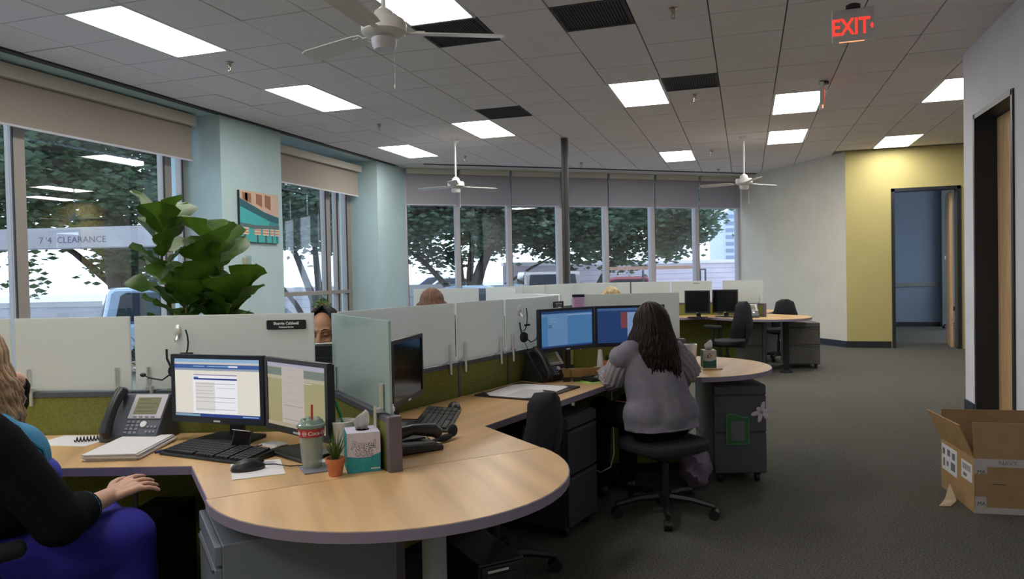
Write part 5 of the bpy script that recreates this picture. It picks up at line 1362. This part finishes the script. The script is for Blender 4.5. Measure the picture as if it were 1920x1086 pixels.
for sx in (-1,1):
    for sy in (-1,1): MB().bx(sx*.12-.015,sx*.12+.015,sy*.27-.015,sy*.27+.015,0,.82).build('leg', M_DOORW, t)
t = thing('planter_basket', 'woven basket of small mixed plants before the second window', 'plant', (-6.22,9.83,.86))
b = MB().lathe([(0,0),(.09,0),(.115,.10),(.118,.11),(.10,.11),(.095,.09),(0,.09)],n=26)
b.build('basket', mat('wicker',(.42,.28,.13),.8,noise=(60,.3)), t, smooth=True)
g = MB(); fl = MB()
for k in range(170):
    a = rnd.uniform(0,6.283); r = rnd.uniform(.02,.24)*(1 if math.sin(a) < .2 else .6); z = .10+rnd.uniform(0,.16)*(1-r*2.2); s_ = rnd.uniform(.015,.032)
    c = Vector((math.cos(a)*r*.6, math.sin(a)*r, max(.02,z))); n_ = Vector((rnd.uniform(-1,1),rnd.uniform(-1,1),rnd.uniform(.2,1))).normalized(); x, y, _ = frame_of(n_)
    g.add([c-x*s_,c-y*s_*.5,c+x*s_,c+y*s_*.5],[(0,1,2,3)])
tag(g.build('foliage', mat('herb_leaf',(.06,.16,.02),.6,noise=(20,.5)), t), kind='stuff')
for k in range(4): fl.ell((rnd.uniform(-.06,.06),rnd.uniform(-.06,.0),.12+rnd.uniform(0,.04)),(.016,.016,.012))
fl.build('flowers', mat('rust_flower',(.40,.07,.03),.7), t, smooth=True)
MB().tube([(0,.06,.1),(.0,.10,.22),(.0,.14,.28)],.003,5).tube([(0,-.02,.1),(0,.03,.25),(0,.0,.31)],.003,5).build('twig', mat('pale_twig',(.5,.42,.42),.8), t)

# ------------------------------------------------------------------ cardboard box on the floor at right
t = thing('cardboard_box', 'open cardboard box with taped front and white labels, standing on the carpet', 'box', (1.21,4.70,0), R(5))
bw, bdp, bh, th = .56, .535, .31, .006
MB().bx(0,bw,0,th,0,bh).build('front_panel', M_CARD, t); MB().bx(0,th,th,bdp-th,0,bh).build('side_panel', M_CARDL, t)
MB().bx(bw-th,bw,th,bdp-th,0,bh).build('side_panel', M_CARDL, t); MB().bx(0,bw,bdp-th,bdp,0,bh).build('rear_panel', M_CARD, t)
MB().bx(th,bw-th,th,bdp-th,0,.01).build('bottom_panel', M_CARD, t)
MB().add([(0,0,bh),(bw,0,bh),(bw,.02,bh+.20),(0.0,.02,bh+.20),(0,.005,bh),(bw,.005,bh),(bw,.025,bh+.20),(0,.025,bh+.20)],[(0,1,2,3),(5,4,7,6),(0,3,7,4),(1,5,6,2),(3,2,6,7)]).build('front_flap', M_CARD, t)
MB().add([(0,bdp,bh),(bw,bdp,bh),(bw,bdp-.01,bh+.185),(0,bdp-.01,bh+.185),(0,bdp-.005,bh),(bw,bdp-.005,bh),(bw,bdp-.015,bh+.185),(0,bdp-.015,bh+.185)],[(0,3,2,1),(4,5,6,7),(0,4,7,3),(1,2,6,5),(3,7,6,2)]).build('rear_flap', M_CARD, t)
MB().add([(0,.01,bh),(0,bdp-.01,bh),(-.085,bdp-.01,bh+.18),(-.075,.01,bh+.185),(.005,.01,bh),(.005,bdp-.01,bh),(-.08,bdp-.01,bh+.183),(-.07,.01,bh+.188)],[(0,1,2,3),(5,4,7,6),(0,3,7,4),(1,5,6,2),(3,2,6,7)]).build('side_flap', M_CARDL, t)
MB().add([(bw,.01,bh),(bw,bdp-.01,bh),(bw+.10,bdp-.01,bh+.165),(bw+.10,.01,bh+.165),(bw-.005,.01,bh),(bw-.005,bdp-.01,bh),(bw+.095,bdp-.01,bh+.17),(bw+.095,.01,bh+.17)],[(0,3,2,1),(4,5,6,7),(0,4,7,3),(1,2,6,5),(3,7,6,2)]).build('side_flap', M_CARDL, t)
l1 = MB().bx(-.001,0,.26,.515,.125,.285).build('shipping_label', M_PAPER, t)
for y0_,y1_,z0_,z1_ in ((.29,.34,.22,.26),(.37,.42,.225,.265),(.46,.50,.22,.26),(.29,.36,.15,.20),(.40,.43,.16,.19),(.46,.49,.15,.20)): MB().bx(-.0016,-.001,y0_,y1_,z0_,z1_).build('label_print', mat('label_ink',(.16,.16,.2),.7), l1)
l2 = MB().bx(-.001,0,.03,.19,.16,.265).build('shipping_label', M_PAPER, t)
for k in range(9): MB().bx(-.0016,-.001,.05+k*.014,.057+k*.014,.215,.25).build('barcode_bar', mat('label_ink'), l2)
MB().bx(-.0016,-.001,.11,.16,.175,.195).build('label_print', mat('label_ink'), l2)
tp = MB().bx(-.001,bw,-.0012,0,bh-.045,bh).bx(.001,.065,-.0016,-.0004,bh-.085,bh-.004).bx(0,bw,-.0012,0,0,.035).bx(.003,.06,-.0016,-.0004,0,.095).bx(.29,.40,-.0016,-.0004,.01,.105).bx(.32,.50,-.0016,-.0004,bh-.10,bh-.01)
tp.build('packing_tape', M_TAPE, t)
text('lettering', 'NAVY', .035, mat('label_ink'), t, basis((.17,-.0015,bh-.022),(1,0,0),(0,0,1),(0,-1,0)), .0002)
for z0_ in (bh-.075,.055):
    text('lettering', 'MA', .03, mat('tape_navy',(.04,.04,.13),.6), t, basis((.035,-.002,z0_),(1,0,0),(0,0,1),(0,-1,0)), .0002)
MB().bx(.09,.16,-.0011,-.0003,.165,.170).build('scuff', mat('scuff_brown',(.12,.08,.05),.8), t)
t = thing('torn_scrap', 'torn scrap of cardboard lying beside the open box', 'scrap', (1.10,4.82,0), R(20))
o = MB().add([(-.06,-.02,.004),(.0,-.035,.006),(.045,-.02,.03),(.07,.06,.11),(.05,.05,.115),(.0,.02,.03)],[(0,1,2,5),(2,3,4,5)]).build('scrap_sheet', mat('torn_card',(.60,.48,.34),.85), t)
sd = o.modifiers.new('s','SOLIDIFY'); sd.thickness = .003

# ------------------------------------------------------------------ outside
def tree(label, x, y, limbs, crowns, n, leaf, lm, seed):
    rr = random.Random(seed); t = thing('tree', label, 'tree', (x,y,-.14), 0, 'trees outside the windows'); o = Vector((x,y,-.14))
    b = MB()
    for pts, r in limbs:
        N = len(pts); b.tube([Vector(p) for p in pts], [r*(1-.65*k/(N-1)) for k in range(N)], 9)
    b.build('trunk', mat('bark',(.055,.048,.045),.95,noise=(14,.3)), t, smooth=True)
    vs = []; fs = []; tot = sum(c[3]*c[4]*c[5] for c in crowns)
    for cx, cy, cz, rx, ry, rz in crowns:
        m_ = int(n*rx*ry*rz/tot); cl = [(rr.gauss(0,1),rr.gauss(0,1),rr.gauss(0,1)) for _ in range(46)]
        cl = [Vector(c).normalized()*rr.uniform(.35,.98) for c in cl]
        for i in range(m_):
            c = cl[i%46] + Vector((rr.gauss(0,.16),rr.gauss(0,.16),rr.gauss(0,.13)))
            p = Vector((cx+c.x*rx, cy+c.y*ry, cz+c.z*rz))
            q = Vector((rr.uniform(-1,1),rr.uniform(-1,1),rr.uniform(-.6,1))).normalized(); X, Y, _ = frame_of(q)
            s_ = leaf*rr.uniform(.6,1.3); k = len(vs)
            vs += [p-X*s_, p-Y*s_*.45, p+X*s_, p+Y*s_*.45+q*s_*.15]; fs.append((k,k+1,k+2,k+3))
    me = bpy.data.meshes.new('foliage'); me.from_pydata(vs, [], fs); me.materials.append(lm)
    f = bpy.data.objects.new('foliage', me); COL.objects.link(f); f.parent = t; f['kind'] = 'stuff'
ML1 = mat('tree_leaf', (.045,.085,.045), .5, noise=(1.2,.5), trans=(.3,(.09,.17,.07)))
ML2 = mat('tree_leaf_lit', (.06,.11,.075), .5, noise=(1.2,.5), trans=(.32,(.12,.22,.11)))
K_ = lambda L_: [([tuple(v*1.5 for v in p) for p in pts], r*1.5) for pts, r in L_]
tree('broad tree outside the near left window, its limbs fanning low', -17.1,16.5, K_([([(0,0,0),(0,.1,.9),(-.3,.3,1.8),(-.9,.6,3.0)],.20),([(0,0,.5),(.3,.2,1.4),(.8,.5,2.4),(1.3,.8,3.3)],.15),([(0,0,.6),(.1,-.3,1.5),(.2,-.9,2.4),(.3,-1.6,3.2)],.14),([(.05,.05,.6),(.5,.6,1.2),(1.1,1.3,1.9)],.09),([(0,0,.9),(-.5,-.5,1.6),(-1.2,-1.0,2.2)],.08)]),
     [(-.3,-.4,6.0,4.2,5.2,2.6),(.6,.6,3.2,2.2,2.3,1.1),(-.4,-4.0,3.2,1.6,1.9,1.8),(.8,2.7,4.4,2.4,2.4,1.8),(-.3,-2.0,3.9,2.6,2.6,1.5),(.4,.5,2.25,1.9,2.1,.85),(-1.7,-1.4,1.75,.5,.7,.75)], 30000,.125, ML1, 1)
tree('second tree farther left outside the near window', -19.5,9.6, K_([([(0,0,0),(0,.1,1.2),(.2,.4,2.4),(.5,.9,3.4)],.17),([(0,0,.9),(-.2,-.4,2),(-.3,-1.0,3)],.12)]), [(0,0,5.6,3.8,4.2,2.8)], 12000,.14, ML1, 2)
tree('tree with slanting stems outside the window between the piers', -10.2,15.9, [([(0,0,0),(-.1,0,1.0),(-.45,-.1,2.0),(-1.0,-.3,3.4)],.13),([(.1,0,.2),(.0,.1,1.2),(-.1,.1,2.4),(.3,.3,3.6)],.12),([(-.1,0,.1),(-.55,-.1,.9),(-1.2,-.3,1.8)],.09)], [(-.2,.1,3.7,2.1,2.4,1.8),(.8,.6,3.0,1.2,1.4,1.1)], 15000,.10, ML2, 3)
tree('large spreading tree left of the dark pole outside the far windows', -8.6,22.4, [([(0,0,0),(0,0,.7),(.35,.1,1.8),(1.0,.4,3.4)],.30),([(-.1,0,.4),(-.35,0,1.4),(-.5,.1,3.4)],.20),([(-.1,0,.3),(-.75,-.2,1.2),(-1.5,-.5,2.1),(-2.3,-.8,2.7)],.13),([(0,0,.4),(-.05,.1,1.6),(.1,.2,3.4)],.17),([(.2,0,.5),(.9,.3,1.1),(1.9,.6,1.75),(2.8,.8,2.2)],.07)],
     [(-.3,.2,4.0,3.0,2.9,2.0),(-1.9,-.6,3.3,1.7,1.6,1.25),(1.8,.6,3.4,1.7,1.6,1.4)], 26000,.12, ML2, 4)
tree('tree with a leaning limb right of the dark pole outside the far windows', -3.55,24.4, [([(-1.6,-.4,0),(-1.7,-.4,.8),(-1.95,-.5,1.6),(-2.7,-.8,2.4)],.20),([(-1.6,-.4,.2),(-1.0,-.2,1.4),(-.2,.1,2.6),(.5,.3,3.8)],.15)],
     [(.1,0,3.9,2.55,2.5,2.0),(1.2,.4,3.2,1.35,1.4,1.3),(-2.0,-.6,3.3,1.8,1.6,1.35)], 24000,.12, ML2, 5)
# garage entrance beam
bm0 = Vector((-.0,0)); d16 = lambda la, d: Vector((la*.952-d*.305, la*.305+d*.952))
q0, q1 = d16(-15.5,16.4), d16(-6.7,15.6); bd_ = (q1-q0); BL = bd_.length; ang = math.atan2(bd_.y,bd_.x)
t = thing('clearance_beam', 'pale garage entrance beam lettered with its clearance outside the near window', 'beam', (q0.x,q0.y,-.14), ang)
pb_ = mat('pale_beam',(.34,.33,.36),.8,noise=(2,.1))
MB().bx(0,BL,-.2,.2,2.30,2.74).build('beam', pb_, t, bevel=.01)
for x_ in (.2,BL-.2): MB().bx(x_-.15,x_+.15,-.15,.15,0,2.30).build('post', pb_, t)
ink = mat('beam_ink',(.10,.10,.14),.8)
text('lettering', "7 '4  CLEARANCE", .19, ink, t, basis((BL-2.65,-.201,2.47),(1,0,0),(0,0,1),(0,-1,0)), .003, sx=1.05)
# long block wall and low white wall
def course_wall(name, label, a, b, z1, n, cap_m, m, cat='wall'):
    d = b-a; L = d.length; t = thing(name, label, cat, (a.x,a.y,-.14), math.atan2(d.y,d.x))
    hh = (z1+.14-.14)/n
    for k in range(n): MB().bx(0,L,-.1+.006*(k%2),.1,k*hh+.006,(k+1)*hh-.006).build('block_course', m, t)
    MB().bx(0,L,-.085,.09,0,z1).build('core', mat('joint_grey',(.30,.29,.33),.9), t)
    MB().bx(-.05,L+.05,-.16,.16,z1,z1+.14).build('cap', cap_m, t)
course_wall('block_wall', 'long lilac block wall across the lot behind the right far windows', d16(-.3,27.5), d16(11,31.5), 1.86, 9, mat('cap_white',(.72,.70,.74),.8), mat('lilac_block',(.56,.50,.58),.9,noise=(1.5,.08)))
course_wall('block_wall', 'low white parapet wall behind the left far windows', d16(-11,24.5), d16(-1.2,25.6), 1.12, 4, mat('cap_white'), mat('white_block',(.64,.63,.70),.9,noise=(1.5,.06)))
course_wall('block_wall', 'low white wall of the lot beyond the near left window', d16(-24,21), d16(-9.5,20), .9, 3, mat('cap_white'), mat('white_block'))
# far tower
q = d16(48,150)
t = thing('office_tower', 'pale distant office tower at the right edge of the far windows', 'building', (q.x,q.y,-.14), YAW)
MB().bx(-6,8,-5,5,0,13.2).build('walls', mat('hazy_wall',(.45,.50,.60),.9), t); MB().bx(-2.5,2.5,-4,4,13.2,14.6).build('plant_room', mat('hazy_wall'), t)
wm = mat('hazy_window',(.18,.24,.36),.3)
for i in range(6):
    for j in range(9): MB().bx(-5.5+i*2.3,-3.9+i*2.3,-5.06,-4.95,1.0+j*1.35,1.75+j*1.35).build('window', wm, t)
# vehicles
def car(label, x, y, rz, paint, L=4.4, Wd=1.78, H=1.45, suv=False, rack=False, name='car'):
    t = thing(name, label, 'car' if not rack else 'truck', (x,y,-.14), rz, 'vehicles in the lot outside')
    h0 = .62*H
    body = [(-L/2,.28),(L/2,.28),(L/2,h0*.78),(L/2-.1,h0*.90),(L*.20,h0),(-L/2+.05,h0),(-L/2,h0*.9)]
    F = lambda w: basis((0,0,0),(0,1,0),(0,0,1),(1,0,0))
    MB().prism(body, -Wd/2, Wd/2, basis((0,0,0),(0,1,0),(0,0,1),(1,0,0))).build('body', paint, t, bevel=.06)
    if rack: cab = [(-.15*L,h0),(.20*L,h0),(.10*L,H-.03),(.06*L,H),(-.12*L,H),(-.14*L,H-.05)]
    elif suv: cab = [(-L/2+.12,h0),(.24*L,h0),(.10*L,H-.04),(.06*L,H),(-L/2+.30,H),(-L/2+.22,H-.06)]
    else: cab = [(-L/2+.35,h0),(.22*L,h0),(.06*L,H-.03),(.0,H),(-.22*L,H),(-.28*L,H-.05)]
    M_ = basis((0,0,0),(0,1,0),(0,0,1),(1,0,0))
    MB().prism(cab, -Wd/2+.10, Wd/2-.10, M_).build('cabin', paint, t, bevel=.05)
    cx = sum(p[0] for p in cab)/len(cab); gm = mat('car_window',(.02,.03,.045),.06)
    g = [(cx+(p[0]-cx)*.86, h0+.03+(p[1]-h0)*.80) for p in cab]
    MB().prism(g, -Wd/2+.085, Wd/2-.085, M_).build('side_window', gm, t)
    a, b = cab[0], cab[-1]
    MB().add([(-Wd/2+.2,a[0]-.012,a[1]+.05),(Wd/2-.2,a[0]-.012,a[1]+.05),(Wd/2-.26,b[0]-.02,b[1]-.03),(-Wd/2+.26,b[0]-.02,b[1]-.03)],[(0,1,2,3)]).build('rear_window', gm, t)
    a, b = cab[1], cab[2]
    MB().add([(-Wd/2+.2,a[0]-.03,a[1]+.05),(Wd/2-.2,a[0]-.03,a[1]+.05),(Wd/2-.26,b[0]+.035,b[1]-.02),(-Wd/2+.26,b[0]+.035,b[1]-.02)],[(3,2,1,0)]).build('windscreen', gm, t)
    for sx in (-1,1):
        for yy_ in (-L*.31,L*.32):
            w = MB().cyl((sx*(Wd/2-.2),yy_,.32),(sx*(Wd/2+.01),yy_,.32),.32,n=20).build('wheel', M_BLACKM, t, smooth=True)
            MB().cyl((sx*(Wd/2),yy_,.32),(sx*(Wd/2+.025),yy_,.32),.19,n=16).build('hub_cap', M_CHROME, w, smooth=True)
        MB().box((sx*(Wd/2-.2),-L/2-.005,h0*.82),(.36,.05,.17)).build('tail_light', mat('tail_red',(.35,.01,.03),.2), t, bevel=.02)
        MB().box((sx*(Wd/2-.22),L/2-.02,h0*.72),(.34,.08,.14)).build('headlight', mat('headlight',(.6,.62,.65),.15), t, bevel=.02)
        MB().box((sx*(Wd/2+.06),cab[1][0]-.25,h0+.10),(.16,.09,.12)).build('wing_mirror', paint, t, bevel=.02)
    MB().bx(-Wd/2-.01,Wd/2+.01,-L/2-.06,-L/2+.1,.30,.46).bx(-Wd/2-.01,Wd/2+.01,L/2-.1,L/2+.06,.30,.46).build('bumper', M_DKGREY, t, bevel=.02)
    MB().bx(-.26,.26,-L/2-.012,-L/2,h0*.55,h0*.55+.12).build('number_plate', mat('plate_white',(.6,.6,.62),.5), t)
    if rack:
        r = MB()
        for yy_ in (-L*.46,-.10*L,.14*L):
            for sx in (-1,1): r.tube([(sx*(Wd/2-.06),yy_,h0*.95),(sx*(Wd/2-.06),yy_,H+.16)],.025,6)
            r.tube([(-Wd/2+.06,yy_,H+.16),(Wd/2-.06,yy_,H+.16)],.025,6)
        r.build('ladder_rack', M_DKGREY, t)
        for k, (sx, m_) in enumerate(((-.45,mat('orange_ladder',(.50,.30,.22),.5)),(.05,mat('tan_ladder',(.40,.34,.33),.5)))):
            ld = MB().bx(sx,sx+.05,-L*.44,L*.12,H+.19,H+.28).bx(sx+.4,sx+.45,-L*.44,L*.12,H+.19,H+.28)
            for j in range(9): ld.bx(sx,sx+.45,-L*.42+j*.28,-L*.42+j*.28+.04,H+.215,H+.255)
            ld.build('ladder', m_, t)
paintS = mat('silver_blue_paint',(.36,.46,.62),.25,metal=.3,coat=.5)
car('silver blue hatchback parked close outside the near left window', -8.62,10.62, R(-42), paintS, L=4.1, H=1.46, suv=True)
q = d16(1.0,22.5); car('tan sport utility car seen end on outside, left of the dark pole', q.x,q.y, YAW+R(4), mat('tan_paint',(.34,.30,.31),.3,metal=.3,coat=.5), L=4.5, H=1.62, suv=True)
q = d16(-1.0,18.3); car('light blue saloon roof showing low outside the far windows', q.x,q.y, R(75), paintS, L=4.5, H=1.30)
q = d16(3.3,21.0); car('red pickup with a ladder rack outside, right of the dark pole', q.x,q.y, R(98), mat('red_paint',(.30,.04,.07),.3,coat=.5), L=4.6, H=1.42, rack=True, name='pickup_truck')
q = d16(-13.5,30); car('white van parked far across the lot at left', q.x,q.y, R(80), mat('white_paint',(.7,.7,.72),.35), L=5.0, H=1.9, suv=True)
q = d16(-3.4,40); car('pale car far behind the white parapet', q.x,q.y, R(95), mat('white_paint'), L=4.5, H=1.5)
q = d16(-4.6,44); car('dark blue car far behind the white parapet', q.x,q.y, R(100), mat('navy_paint',(.03,.05,.14),.3), L=4.5, H=1.5)
